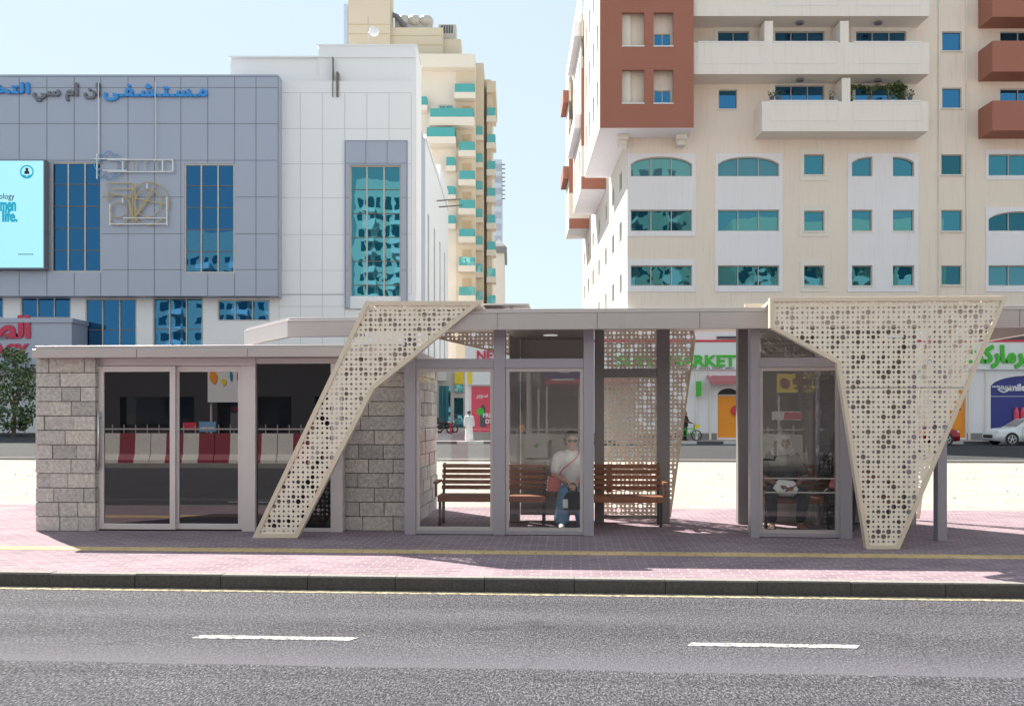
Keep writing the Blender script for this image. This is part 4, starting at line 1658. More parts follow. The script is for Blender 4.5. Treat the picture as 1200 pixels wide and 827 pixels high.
# white upper block
strip = (hx(410), hx(470), hz(362), hz(194))
w = MB()
w.facade(WF, hx(322), hx(487), hz(347) + .001, hz(95), [strip], .3)
w.box(hx(372), hx(487), YH + .4, YH + 5, 0, hz(52))
w.box(hx(268), hx(372) - .01, YH + .5, YH + 5, hz(100), hz(66))
w.box(hx(322), hx(372) - .01, YH + .01, YH + .45, hz(347), hz(115) - .002)
w.box(hx(404), hx(487), YH + .001, YH + .39, 0, hz(347))
w.box(hx(266), hx(486), YH + .3, YH + 5.2, hz(66) + .001, hz(64))
w.box(hx(370), hx(488), YH + .35, YH + 5.2, hz(52) + .001, hz(50))
ww = w.build('white_wall', M_WHITECLAD, hos)
joints(ww, WF, [hx(p) for p in (327, 352, 378, 404, 430, 456, 482)], [hz(p) for p in (345, 317, 275, 232, 192, 151, 109)], .04, M_JOINTL, [(hx(403), hx(479), hz(362), hz(164))])
joints(ww, front(YH), [hx(p) for p in (327, 352, 378, 404)], [hz(p) for p in (345, 359, 375, 405)], .04, M_JOINTL)
q = MB(); q.facade(front(YH - .14), hx(404), hx(478), hz(362), hz(165), [strip], .14, 0, .14)
gs = q.build('grey_surround', M_GREYCLAD, hos)
joints(gs, front(YH - .14), [hx(405), hx(429), hx(454), hx(477)], [hz(p) for p in (361, 317, 275, 232, 192, 166)], .045, M_JOINT, [(strip[0] - .05, strip[1] + .05, strip[2] - .1, strip[3] + .05)])
window(hos, WF, *strip, 3, M_TEAL, M_WFRAME, .08, .13, 6, name='window_strip')
# right side going down the side street
XH = hx(487)
RF = rightface(XH)
w = MB()
w = MB(); w.box(XH - .2, XH + .02, YH + 5.01, YH + 8.5, 0, hz(157, 84)); w.build('grey_side_strip', M_GREYCLAD, hos)
slots = [(d - .9, d + .9, .5, 20.6) for d in (90, 97, 104.5, 111.5)]
w = MB()
w.facade(RF, YH + 8.5, 118, 0, 26.9, slots, .5)
w.box(XH - 30, XH - .55, YH + 5.01, 118, 0, 26.8)
w.box(XH - 3, XH + .1, YH + 8.6, 118.2, 26.901, 27.3)
w.box(XH - 3, XH + .0, 105, 118.1, 27.31, 29.4)
w.build('side_wall', M_WHITECLAD, hos)
for s in slots:
    window(hos, RF, *s, 1, M_BLUE, M_WFRAMED, .3, .1)
q = MB()
for d in (100, 103):
    q.cyl((XH, d, 24.2), (XH + 2.6, d, 24.4), .07)
q.build('side_pole', M_WFRAMED, hos)
q = MB(); q.box(hx(389.5), hx(390.5), YH - .05, YH + .3, hz(114), hz(67)); q.box(hx(394.5), hx(397), YH - .2, YH + .3, hz(114), hz(85)); q.build('roof_pipe', M_WFRAMED, hos)
# pharmacy canopy
YP = 75.2
ph = thing('pharmacy_sign', 'grey pharmacy fascia with crimson lettering behind the green tree', 'shop sign', (WX(-20, YP), YP, 5))
pz = lambda py: WZ(py, YP)
px_ = lambda p: WX(p, YP)
q = MB(); q.box(px_(-120), px_(84), YP, YH - .01, 5.2, pz(378)); q.box(px_(-121), px_(86), YP - .15, YH - .02, pz(378) + .001, pz(373)); q.build('board', M_GREYCLAD, ph)
q = MB(); q.boldtext(arabic('الصيدلية'), front(YP - .12), px_(35), pz(402), 0, .09, height=2.2, bold=.016, depth=.1, align='R'); q.build('arabic_lettering', M_PINKLET, ph)
q = MB(); q.text('PHARMACY', front(YP - .12), px_(34), pz(418), 0, height=pz(402.5) - pz(418), bold=.04, depth=.1, align='R'); q.build('lettering', M_PINKLET, ph)
# roof letters
hs = thing('hospital_lettering', 'raised blue and grey Arabic letters along the top of the grey front', 'sign', (gx(120), YG - .2, gz(115)))
q = MB(); q.boldtext(arabic('مـسـتـشـفـى'), front(YG - .2), gx(243), gz(118.5), 0, .05, width=gx(243) - gx(123), height=gz(99.5) - gz(118.5), bold=.0, depth=.15, align='R'); q.build('blue_lettering', M_BLUELET, hs)
q = MB(); q.boldtext(arabic('أن أم سي'), front(YG - .2), gx(118), gz(119), 0, .05, width=gx(118) - gx(40), height=gz(98.5) - gz(119), bold=.0, depth=.15, align='R'); q.build('grey_lettering', M_MIDGREY, hs)
q = MB(); q.boldtext(arabic('التخصصي'), front(YG - .2), gx(35), gz(117), 0, .05, width=gx(35) - gx(-75), height=gz(98) - gz(117), bold=.0, depth=.15, align='R'); q.build('blue_lettering', M_BLUELET, hs)
# rope light frames
lf = thing('rope_light_sign', 'white and blue rope light frame with a flower and nmc on the grey wall', 'light sign', (gx(160), YG - .3, gz(208)))
q = MB()
y = YG - .3
L = lambda pts, yy=y: [(gx(a), yy, gz(b)) for a, b in pts]
for pts in (((115.5, 181), (115.5, 211)), ((112, 187.5), (150, 187.5)), ((122, 201), (150, 201)), ((128, 188.5), (204, 188.5)), ((128, 202.5), (204, 202.5)), ((204, 188.5), (204, 202.5)), ((192, 188.5), (192, 202.5)), ((145.5, 190), (145.5, 203)), ((117.3, 98), (117.3, 190)), ((183.5, 98), (183.5, 190))):
    q.tube(L(pts), .03 if len(pts) == 2 and pts[0][1] == 98 else .055, 6)
q.build('white_tube', M_SIGNWHITE, lf)
q = MB()
for k in range(8):
    a = 2 * math.pi * k / 8
    cx, cy = 129 + 11.5 * math.cos(a), 195 + 11.5 * math.sin(a)
    q.tube(L([(cx + 5 * math.cos(a + b), cy + 5 * math.sin(a + b)) for b in [(-2 + 4 * i / 9) for i in range(10)]]), .045, 5)
q.build('flower_tube', M_PALEBLUE, lf)
q = MB()
for x0, x1 in ((138, 145), (147, 157), (161, 172), (172, 184)):
    q.tube(L([(x0, 203), (x0, 193), (x0 + 2, 189), ((x0 + x1) / 2, 187), (x1 - 2, 189), (x1, 193), (x1, 203)]), .035, 5)
q.tube(L([(203, 190), (193, 188), (187, 190), (185, 195), (187, 200), (193, 203), (203, 201)]), .035, 5)
q.build('letter_tube', M_WFRAME, lf)
lf2 = thing('rope_light_sign', 'gold rope light frame shaped as the number 50 on the grey wall', 'light sign', (gx(165), YG - .3, gz(265)))
q = MB()
cir = lambda cx, cy, rx, ry, a0=0, a1=2 * math.pi, n=24: [(cx + rx * math.cos(a0 + (a1 - a0) * i / n), cy + ry * math.sin(a0 + (a1 - a0) * i / n)) for i in range(n + 1)]
for pts in (cir(176, 239.5, 23, 25), cir(175, 239, 15.5, 16), cir(140, 247, 15, 17.5, -2.4, 2.5), cir(140, 247, 9, 9), ((129, 216), (156, 216)), ((128, 216), (127, 238)), ((132, 223), (156, 223)), ((157, 216), (157, 262)), ((160, 216), (160, 262)), ((128, 227), (196, 241)), ((160, 254), (185, 216)), ((159, 257), (182, 226))):
    q.tube(L(pts), .05, 5)
q.build('gold_tube', M_GOLD, lf2)
q = MB()
for pts in (((130.5, 240), (130.5, 265)), ((197, 232), (197, 265)), ((130.5, 263.5), (197, 263.5)), ((146, 256.5), (197, 256.5)), ((145.5, 233), (145.5, 239)), ((174, 216), (174, 222))):
    q.tube(L(pts), .055, 6)
q.build('white_tube', M_SIGNWHITE, lf2)
# LED screen
YL = 76.0
lx = lambda p: WX(p, YL)
lz = lambda p: WZ(p, YL)
sc_ = thing('led_screen', 'large pale cyan advertising screen mounted on the grey front', 'screen', (lx(-20), YL, lz(314)))
q = MB(); q.box(lx(-110), lx(52), YL + .05, YG - .015, lz(315.5), lz(187)); q.build('cabinet', M_MIDGREY, sc_)
q = MB(); q.box(lx(-109), lx(50.5), YL, YL + .049, lz(313.5), lz(188.5)); q.build('display', M_SCREEN, sc_)
TF = front(YL - .012)
q = MB()
q.boldtext('men', TF, lx(18.6), lz(247.5), 0, .03, height=.72, width=lx(18.6) - lx(.5), bold=.015, depth=.01, align='R'); q.boldtext('life.', TF, lx(20.3), lz(260), 0, .03, height=.95, width=lx(20.3) - lx(3), bold=.015, depth=.01, align='R')
q.build('teal_lettering', M_SCREENTEAL, sc_)
q = MB()
q.torus((lx(31.5), YL - .01, lz(201.5)), (0, 1, 0), .5, .055, 28, 6)
q.prism([(lx(25.5), lz(204.5)), (lx(31), lz(206)), (lx(31), lz(208.5)), (lx(27.5), lz(207.5))], 0, .01, TF)
q.prism([(lx(37.5), lz(204.5)), (lx(32), lz(206)), (lx(32), lz(208.5)), (lx(35.5), lz(207.5))], 0, .01, TF)
q.build('teal_emblem', M_SCREENTEAL, sc_)
q = MB()
q.text('ology', TF, lx(17), lz(235.5), 0, height=.62, width=lx(17) - lx(-1), bold=.005, depth=.01, align='R')
q.prism([(lx(28.5), lz(204)), (lx(34.5), lz(204)), (lx(34.2), lz(201)), (lx(32.7), lz(200)), (lx(33.6), lz(198)), (lx(31.5), lz(196.5)), (lx(29.6), lz(198)), (lx(30.3), lz(200)), (lx(28.8), lz(201))], 0, .01, TF)
for k in range(9):
    q.box(lx(21.5 + k * 2), lx(22.8 + k * 2), 0, .01, lz(298.6), lz(297.4), TF)
q.build('black_lettering', M_BLACK, sc_)
# satellite dish on the white roof
zd = hz(50)
sat = thing('satellite_dish', 'white satellite dish on a thin mast on the white hospital roof', 'satellite dish', (hx(427), YH + 2, zd))
q = MB(); q.cyl((hx(427), YH + 2, zd), (hx(427), YH + 2, hz(8)), .05); q.tube([(hx(424), YH + 2, zd), (hx(427), YH + 2, zd + .5), (hx(431), YH + 2, zd)], .05); q.build('mast', M_WFRAME, sat)
q = MB(); q.sphere((hx(435), YH + 1.6, hz(28)), .42, 18, 8, (1, .25, 1)); q.cyl((hx(427), YH + 2, hz(27)), (hx(435), YH + 1.6, hz(28)), .05); q.build('dish', M_SIGNWHITE, sat, smooth=True)

# ================================================================== BEIGE TOWER behind
YT = 128.0
tw = thing('apartment_tower', 'beige apartment tower with stepped green glass balconies behind the hospital', 'apartment tower', (WX(530, YT), YT, 0))
tx = lambda p, D=YT: WX(p, D)
tz = lambda p, D=YT: WZ(p, D)
w = MB()
w.box(tx(440), tx(556.5) - 2.2, YT + 1.6, YT + 22, 0, tz(78))
w.box(tx(487), tx(556.5), YT - .1, YT + 20, tz(79), tz(63.5))
w.box(tx(404), tx(486.9), YT + 1, YT + 20, tz(100), tz(64))
w.build('front_wall', M_TOWERL, tw)
w = MB()
w.box(tx(538) - .5, tx(556.5), YT + 1.5, YT + 21, 0, tz(79) - .01)
w.box(tx(565) - 2, tx(565.5), YT + 5, YT + 24, 0, tz(74, YT + 5))
w.box(tx(560), tx(574), YT + 8.5, YT + 26, 0, tz(92, YT + 8))
w.build('stepped_wall', M_TOWER, tw)
w = MB()
DA, DB, DE = YT + 4, YT + 5, YT + 3
w.box(tx(457.2, DA), tx(519, DA), DA, DA + 6, tz(66), tz(32.5, DA)); w.box(tx(519.2, DB), tx(540, DB), DB, DB + 4, tz(66), tz(46, DB))
w.box(tx(408, DE), tx(457, DE), DE, DE + 4, tz(66), tz(-14, DE))
ph_ = w.build('penthouse', M_TOWER, tw)
w = MB()
for py in (42, 53):
    w.box(tx(408, DE), tx(457, DE), DE - .03, DE - .001, tz(py - 13, DE) - .05, tz(py - 13, DE) + .05); w.box(tx(457.3, DA), tx(519, DA), DA - .03, DA - .001, tz(py, DA) - .05, tz(py, DA) + .05)
w.build('wall_joint', M_SHADEIN, ph_)
w = MB(); w.box(tx(402.5, DE), tx(407.5, DE), DE + .2, DE + 4, tz(66), tz(4, DE)); w.build('lift_shaft', M_SKYBLUE, tw)
w = MB(); w.box(tx(514, YT + 6), tx(534.5, YT + 6), YT + 6, YT + 8, tz(48), tz(29, YT + 6)); p = w.build('roof_unit', M_WFRAME, tw)
w = MB()
for k in range(5):
    w.box(tx(517 + 3 * k, YT + 6), tx(518.7 + 3 * k, YT + 6), YT + 5.9, YT + 5.99, tz(39, YT + 6), tz(30, YT + 6))
w.build('grille', M_DGREY, p)
w = MB()
for k in range(3):
    w.sphere((tx(473 + 13 * k, YT + 7), YT + 7, tz(26, YT + 7)), .95, 14, 8, (1.2, 1.2, 1.0))
w.box(tx(463, YT + 7), tx(507, YT + 7), YT + 6.4, YT + 7.6, tz(36, YT + 7), tz(24, YT + 7))
p = w.build('roof_tank', M_WFRAME, tw)
w = MB(); w.tube([(tx(459, YT + 6), YT + 6, tz(17, YT + 6)), (tx(466, YT + 6), YT + 6, tz(20, YT + 6)), (tx(475, YT + 6), YT + 6, tz(33, YT + 6))], .35, 8); w.build('duct', M_MIDGREY, tw)


def tower_balcony(px0, px1, py0, py1, D, proj, slab=7, glass=M_GREENGL):
    a0, a1 = tx(px0, D), tx(px1, D)
    z0, z1 = tz(py1, D), tz(py0, D)
    h = slab * D / F
    q = MB(); q.box(a0 - .1, a1 + .1, D, D + proj, z0 - h, z0 - .003); b = q.build('balcony', M_TOWERL, tw)
    q = MB(); q.box(a0, a1, D + .05, D + .1, z0, z1); q.box(a1 - .05, a1, D + .101, D + proj - .01, z0, z1); q.build('glass_railing', glass, b)


for (a, b, c, d) in ((533, 556, 98, 108), (538, 556, 166, 176), (538, 556, 200, 210), (538, 556, 234, 244), (538, 556, 268, 277), (538, 556, 301, 311), (538, 556, 336, 346), (538, 556, 370, 380)):
    tower_balcony(a, b, c, d, YT, 1.45)
tower_balcony(504, 555, 127, 137, YT - .4, 1.9, 10)
tower_balcony(500, 533, 149, 160, YT - 1, 2.5, 8)
tower_balcony(492, 500, 113, 123, YT + .2, 1.3, 6)
for py in (184, 218, 252):
    tower_balcony(523, 533, py, py + 10, YT + .3, 1.2, 6)
D2 = YT + 4.2
for k in range(8):
    y0 = 148 + 32.2 * k
    tower_balcony(556.5, 565, y0, y0 + 10, D2, .78, 6)
D3 = YT + 6
for k in range(8):
    y0 = 126 + 31.4 * k
    tower_balcony(571, 580.5, y0, y0 + 9.5, D3, 2.4, 7)
w = MB(); w.box(tx(569), tx(581, D3), D3, YT + 20, tz(108, D3), tz(95, D3)); w.box(tx(569), tx(575), D3 + .8, YT + 20, 0, tz(108, D3) - .01); w.build('end_bay', M_TOWER, tw)
w = MB()
for k in range(8):
    y0 = 166 - 34 + 34 * k
    w.box(tx(541), tx(552), YT + 1.46, YT + 1.498, tz(y0 + 10), tz(y0 - 12))
w.build('balcony_doors', M_SHADEIN, tw)
window(tw, front(YT + 1.6), tx(513), tx(530), tz(127), tz(119), 2, M_GREENGL, M_WFRAME, -.1, .15)
# glass tower far behind
YF = 190.0
ft = thing('glass_tower', 'narrow blue glass tower far down the side street', 'tower', (WX(585, YF), YF, 0))
q = MB(); q.box(WX(570, YF), WX(588, YF), YF, YF + 20, 0, WZ(187, YF)); q.build('wall', M_SKYBLUE, ft)
q = MB()
for k in range(12):
    z = WZ(200 + 14 * k, YF)
    q.box(WX(580, YF), WX(587.5, YF), YF - .1, YF - .002, z, z + 1.3)
q.build('window_bands', M_GREYCLAD, ft)
q = MB()
for k in range(9):
    q.box(WX(588.01, YF), WX(592, YF), YF + .2, YF + .5, WZ(193 + 5 * k, YF), WZ(192 + 5 * k, YF))
q.box(WX(588.01, YF), WX(588.3, YF), YF + .1, YF + .6, WZ(240, YF), WZ(190, YF))
q.build('fins', M_MIDGREY, ft)
YF2 = 170.0
ft = thing('grey_tower', 'pale grey tower with a pointed cap at the end of the side street', 'tower', (WX(588, YF2), YF2, 0))
q = MB(); q.box(WX(575, YF2), WX(591, YF2), YF2, YF2 + 14, 0, WZ(286, YF2)); q.build('wall', M_FACADE_OPP2, ft)
q = MB()
a, b, y0, y1, z0, z1 = WX(574, YF2), WX(594, YF2), YF2 - .5, YF2 + 14, WZ(290, YF2), WZ(272, YF2)
q.box(a, b, y0, y1, z0 - 1, z0)
cx, cy = (a + b) / 2, (y0 + y1) / 2
q.add([(a, y0, z0), (b, y0, z0), (b, y1, z0), (a, y1, z0), (cx, cy, z1)], [(0, 1, 4), (1, 2, 4), (2, 3, 4), (3, 0, 4)])
q.build('cap', M_MIDGREY, ft)

# low shop with yellow and green boards down the side street
YQ = 98.0
qx = lambda p: WX(p, YQ)
qz = lambda p: WZ(p, YQ)
sh = thing('side_street_shop', 'low grey shop with yellow and green boards down the side street', 'shop', (qx(525), YQ, 0))
q = MB(); q.facade(front(YQ), qx(508), qx(560), 0, qz(420), [(qx(514), qx(528), .1, qz(452)), (qx(532), qx(543), .1, qz(466))], .4); q.box(qx(508), qx(560), YQ + .5, YQ + 8, 0, qz(420)); q.build('wall', M_FACADE_OPP2, sh)
for p0, p1, yy in ((514, 528, 452), (532, 543, 466)):
    q = MB(); q.box(qx(p0), qx(p1), YQ + .3, YQ + .36, .1, qz(yy)); q.build('shop_window', M_TEAL, sh)
q = MB(); q.box(qx(533), qx(543), YQ - .3, YQ - .003, qz(450), qz(432)); q.build('yellow_board', M_YELLOW, sh)
q = MB(); q.box(qx(533), qx(543), YQ - .3, YQ - .003, qz(459), qz(450.3)); q.build('green_board', MATS['green_railing_glass'], sh)
q = MB(); q.box(qx(512), qx(523), YQ - .3, YQ - .003, qz(446), qz(434)); q.build('white_board', M_SIGNWHITE, sh)

# ================================================================== TREES
def tree(name, label, x, y, z0, h, rad, n, leaf, seed, zc=.6, group=None):
    r = random.Random(seed)
    t = thing(name, label, 'tree', (x, y, z0), 0, group)
    q = MB()
    q.cyl((x, y, z0), (x + .1, y, z0 + h * .45), .16, .10, 8)
    limbs = []
    for k in range(7):
        a = k * 2.4 + r.random()
        p = (x + math.cos(a) * rad * .55, y + math.sin(a) * rad * .55, z0 + h * (.45 + .4 * r.random()))
        q.cyl((x + .05, y, z0 + h * (.2 + .03 * k)), p, .07, .03, 6)
        limbs.append(p)
    q.build('trunk', M_BARK, t)
    q = MB()
    for k in range(n):
        a = r.uniform(0, 6.28)
        zz = r.uniform(.08, .97)
        w = rad * (1 - (2 * abs(zz - .5)) ** 2.6 * .75) * r.uniform(.55, 1.0)
        c = (x + math.cos(a) * w * .85, y + math.sin(a) * w * .85, z0 + h * zz)
        leaves(q, c, (.42, .42, .35), 16, leaf, r)
    q.build('crown', M_LEAF, t)
    return t


tree('street_tree', 'bushy dark green street tree in front of the crimson pharmacy sign', WX(16, 70), 70, -.134, 6.6, 1.75, 165, .16, 2)
tree('street_tree', 'bushy green street tree cut by the left edge of the photo', WX(-42, 71), 71, -.134, 6.0, 1.7, 150, .16, 3)

# ================================================================== BEHIND THE PHOTOGRAPHER (seen in the glass)
VB = -4.45
seg = .515


def barrier(u0):
    q = MB()
    prof = [(0, .0), (.0, .10), (.10, .28), (.15, .95), (.27, .95), (.32, .28), (.42, .10), (.42, .0)]
    for k in range(4):
        q.mi = 0 if k in (0, 2) else 1
        a, b = u0 + k * seg + (.012 if k == 0 else 0), u0 + (k + 1) * seg - (.012 if k == 3 else 0)
        n = len(prof)
        vs = [(x, VB - y, z) for x in (a, b) for y, z in prof]
        fs = [tuple(range(n)), tuple(range(2 * n - 1, n - 1, -1))] + [(i, i + n, (i + 1) % n + n, (i + 1) % n) for i in range(n)]
        q.add(vs, fs)
    return q


VV = 2 * VF - VB
ub0 = SU(167, 28.9)
k0 = -3
b0_ = barrier(ub0).build('traffic_barrier', [M_BWHITE, M_REDD], base=(ub0 + 1.03, VB - .2, 0), frame=1)
b0_['group'] = 'red and white road barriers across the road'
tag(b0_, 'red and white concrete road barrier in the row reflected in the cabin doors', 'road barrier', 'red and white road barriers across the road')
for k in range(-3, 10):
    if k == 0:
        continue
    bb = dup(b0_, S2W(ub0 + 1.03 + k * 2.06, VB - .2, 0), -TH)
    if k % 2:
        if k == -3:
            flip = bb.data.copy()
            flip.materials[0], flip.materials[1] = M_REDD, M_BWHITE
        bb.data = flip
    if k in (5, 6, 7, 9):
        if k == 5:
            pale = b0_.data.copy()
            pale.materials[1] = M_BTAN
        bb.data = pale
        bb['label'] = 'white and tan concrete road barrier reflected in the clear glass'
        bb['group'] = 'white and tan road barriers across the road'
# green leaf mark and lettering on two barrier faces


def leaf_mark(uc_, lab):
    t = thing('barrier_poster', lab, 'notice', (uc_, VB, .3), 1, 'leaf notices on the barriers')
    q = MB(); q.box(uc_ - .36, uc_ + .36, VB + .005, VB + .02, .22, .97); q.build('board', M_BWHITE, t)
    BM = lambda a, d, z: (uc_ - a, VB + .022 - d, z)
    q = MB()
    for a in (-.9, -.3, .3, .9):
        q.prism([(0, .52), (math.sin(a) * .09 - .03 * math.cos(a), .56 + math.cos(a) * .07), (math.sin(a) * .2, .54 + math.cos(a) * .17), (math.sin(a) * .09 + .03 * math.cos(a), .56 + math.cos(a) * .07)], -.006, 0, BM)
    q.build('leaf', M_GREEN, t)
    q = MB(); q.text('- - - - - -', BM, 0, .42, 0, width=.5, bold=.02, depth=.004, align='C'); q.build('lettering', M_DGREY, t)


leaf_mark(SU(628, 29.0), 'white green leaf notice on a road barrier, reflected beside the person in jeans')
leaf_mark(SU(893, 29.0), 'white green leaf notice on a road barrier, reflected in the right glass box')
# fence behind the barriers
VFN = -7.2
fn = thing('railing', 'long thin metal railing with upright bars behind the road barriers', 'railing', (0, VFN, 0), 1)
q = MB(); q.box(-22, 18, VFN - .03, VFN, 1.02, 1.07); q.box(-22, 18, VFN - .03, VFN, .25, .29); q.build('rail', M_ALUL, fn)
q = MB()
x = -22
while x < 18:
    q.cyl((x, VFN - .015, 0), (x, VFN - .015, 1.2), .018, n=5)
    x += .42
q.build('bars', M_ALUL, fn)
# dark arcade facade with shop signs
VA = -14.0
ar = thing('shop_arcade', 'dark two storey shop arcade across the road, seen in the glass', 'building', (0, VA, 0), 1)
q = MB()
BA = lambda a, d, z: (-a, VA - d, z)
ops = [(-26 + 4.2 * k, -26 + 4.2 * k + 3.2, .1, 2.3) for k in range(12)] + [(-26 + 4.2 * k, -26 + 4.2 * k + 2.8, 4.0, 5.6) for k in range(12)]
q.facade(BA, -27, 25, 0, 6.6, ops, .4)
q.box(-25, 27, VA - 9, VA - .6, 0, 6.5)
q.build('wall', M_FACADE_DARK, ar)
for o in ops:
    q = MB(); q.box(o[0], o[1], .3, .35, o[2], o[3], BA); q.build('shop_window', M_DARKGLASS, ar)


def back_sign(px0, px1, py0, py1, v, mt, label, name='shop_sign', cat='shop sign', posts=True):
    vv = 2 * VF - v
    a, b = SU(px0, vv), SU(px1, vv)
    z0, z1 = SZ(px0, py1, vv), SZ(px0, py0, vv)
    t = thing(name, label, cat, ((a + b) / 2, v, z0), 1)
    q = MB(); q.box(a, b, v - .08, v, z0, z1); q.build('board', mt, t)
    if posts:
        for x in (a + .1, b - .1):
            q = MB(); q.cyl((x, v - .13, 0), (x, v - .13, z1 - .05), .05, n=8); q.build('post', M_ALUL, t)
    return t, a, b, z0, z1, (lambda u, d, z: (-u, v + .005 - d, z))


t, a, b, z0, z1, BM = back_sign(238, 284, 433, 471, -11, M_SIGNWHITE, 'white billboard with orange, yellow and teal blobs of art, seen in the cabin door', 'billboard', 'billboard')
for mt, pts in ((M_ORANGE, [(245, 441, .16, .26)]), (M_YELLOW, [(257, 447, .11, .13)]), (M_SCREENTEAL, [(266, 440, .06, .2)]), (M_PINKLET, [(275, 441, .08, .2)]), (M_NAVY, [(280, 461, .12, .08)])):
    q = MB()
    for px, py, ra, rb in pts:
        uu, zz = SU(px, 2 * VF + 11), SZ(px, py, 2 * VF + 11)
        q.prism([(-uu + ra * math.cos(k * .524), zz + rb * math.sin(k * .524) * (1 + .2 * math.sin(k))) for k in range(12)], -.012, 0, BM)
    q.build('art_shape', mt, t)
t, a, b, z0, z1, BM = back_sign(265, 283, 474, 504, -11.3, M_DGREY, 'dark notice panel beside the road railing, seen in the cabin door', 'notice_panel', 'notice panel')
q = MB(); q.box(a + .1, b - .1, -11.3, -11.29, z1 - .25, z1 - .1); q.build('red_stripe', M_RED, t)
t, a, b, z0, z1, BM = back_sign(227, 247, 494, 506, -7.5, M_PALEBLUE, 'small pale blue banner hung on the railing', 'banner', 'banner', False)
q = MB(); q.box(a + .05, b - .05, -7.5, -7.495, z0 + .08, z0 + .16); q.build('lettering', M_SIGNWHITE, t)
back_sign(208, 224, 495, 504, -7.52, M_RED, 'small red banner hung on the railing', 'banner', 'banner', False)
t, a, b, z0, z1, BM = back_sign(638, 682, 436, 450, -13, M_NAVY, 'navy and crimson shop sign across the road, seen in the middle glass')
q = MB(); q.box(a + .02, b - .02, -13, -12.98, z0, z0 + (z1 - z0) * .42); q.build('crimson_band', M_PINKLET, t)
q = MB(); q.box(a + .3, b - .3, -12.985, -12.965, z0 + .14, z0 + .22); q.box((a + b) / 2 - .15, (a + b) / 2 + .25, -12.995, -12.98, z0 + .45, z0 + .5); q.build('lettering', M_SIGNWHITE, t)
t, a, b, z0, z1, BM = back_sign(594, 634, 436, 452, -13, M_DGREY, 'dark shop sign with pale capitals across the road, seen in the middle glass')
q = MB(); q.text('SUES', BM, -(a + b) / 2 - .2, z0 + .2, 0, height=.32, bold=.02, depth=.01, align='C'); q.build('lettering', M_WFRAME, t)
t, a, b, z0, z1, BM = back_sign(911, 962, 438, 460, -13, M_YELLOW, 'yellow shop sign with a round emblem across the road, seen in the right glass')
q = MB(); q.cyl((a + .3, -12.99, (z0 + z1) / 2), (a + .3, -13, (z0 + z1) / 2), .2, n=16); q.box(a + .6, b - .55, -13, -12.985, z0 + .32, z0 + .55); q.box(a + .65, b - .6, -13, -12.985, z0 + .16, z0 + .22); q.box(b - .48, b - .45, -13, -12.985, z0, z1); q.build('print', M_REDD, t)
t, a, b, z0, z1, BM = back_sign(489, 509, 436, 452, -10.5, M_BLACK, 'black shop sign with yellow letters CHB across the road, seen in the left glass')
q = MB(); q.text('CHB', BM, -(a + b) / 2, z0 + .12, 0, height=.3, bold=.03, depth=.01, align='C'); q.build('lettering', M_YELLOW, t)
t, a, b, z0, z1, BM = back_sign(905, 963, 482, 492, -7.6, M_SIGNWHITE, 'white and red banner low on the railing, seen in the right glass', 'banner', 'banner', False)
q = MB(); q.box(a + .4, b - .05, -7.6, -7.59, z0 + .03, z1 - .03); q.build('red_print', M_RED, t)
# lamp post and orange warning light by the barriers
uu = SU(620, 32)
lp = thing('street_lamp', 'tall pale street lamp post across the road, seen in the middle glass', 'street lamp', (uu, -7.6, 0), 1)
q = MB(); q.cyl((uu, -7.6, 0), (uu, -7.6, 9), .11, .07, 12); q.cyl((uu, -7.6, 9), (uu, -5.8, 9.3), .05, .04, 8); q.build('pole', M_ALUL, lp)
q = MB(); q.box(uu - .14, uu + .14, -5.9, -5.1, 9.2, 9.35); q.build('lamp_head', M_MIDGREY, lp)
uu = SU(610.5, 28.8)
wl = thing('warning_lamp', 'round orange warning lamp standing on a road barrier', 'warning lamp', (uu, -4.65, .95), 1)
q = MB(); q.cyl((uu, -4.65, .95), (uu, -4.65, 1.0), .05, n=10); q.cyl((uu, -4.6, 1.0), (uu, -4.6, 1.02), .04); q.build('base', M_YELLOW, wl)
q = MB(); q.cyl((uu, -4.70, 1.13), (uu, -4.60, 1.13), .11, n=18); q.build('lens', M_ORANGE, wl)


def opposite(name, label, x0, x1, y0, depth, h, mt, px, pz, ww, wh, seed):
    t = thing(name, label, 'apartment building', ((x0 + x1) / 2, y0, 0))
    BM = lambda a, d, z: (a, y0 - d, z)
    w = MB()
    n = int((x1 - x0 - 1.5) / px)
    fl = int((h - 5) / pz)
    r = random.Random(seed)
    w.box(x0, x1, y0 - depth, y0, 0, h)
    w.build('wall', mt, t)
    q = MB(); f = MB()
    for j in range(fl):
        for i in range(n):
            a = x0 + 1 + i * px
            z = 4.5 + j * pz
            q.box(a, a + ww, -.06, -.004, z, z + wh, BM)
            if i % 3 == 1:
                f.box(a - .6, a + ww + .6, -1.2, -.003, z - 1.3, z - .15, BM)
    q.build('window_rows', M_TEAL, t)
    f.build('balcony_rows', M_WHITE, t)
    return t


opposite('apartment_building', 'tall cream block with rows of balconies behind the photographer', 2, 30, -42, 18, 47, M_FACADE_OPP, 2.3, 3.3, 1.3, 1.6, 1)
opposite('apartment_building', 'white slab block with close set windows behind the photographer', -34, -8, -46, 16, 52, M_FACADE_OPP2, 1.9, 3.2, 1.1, 1.7, 2)
opposite('apartment_building', 'low cream block with wide windows behind the photographer at right', 36, 70, -38, 20, 33, M_FACADE_OPP, 2.6, 3.2, 1.6, 1.5, 3)
opposite('apartment_building', 'distant cream tower behind the photographer at left', -78, -46, -50, 18, 41, M_FACADE_OPP, 2.4, 3.3, 1.4, 1.6, 4)

# ================================================================== CARS


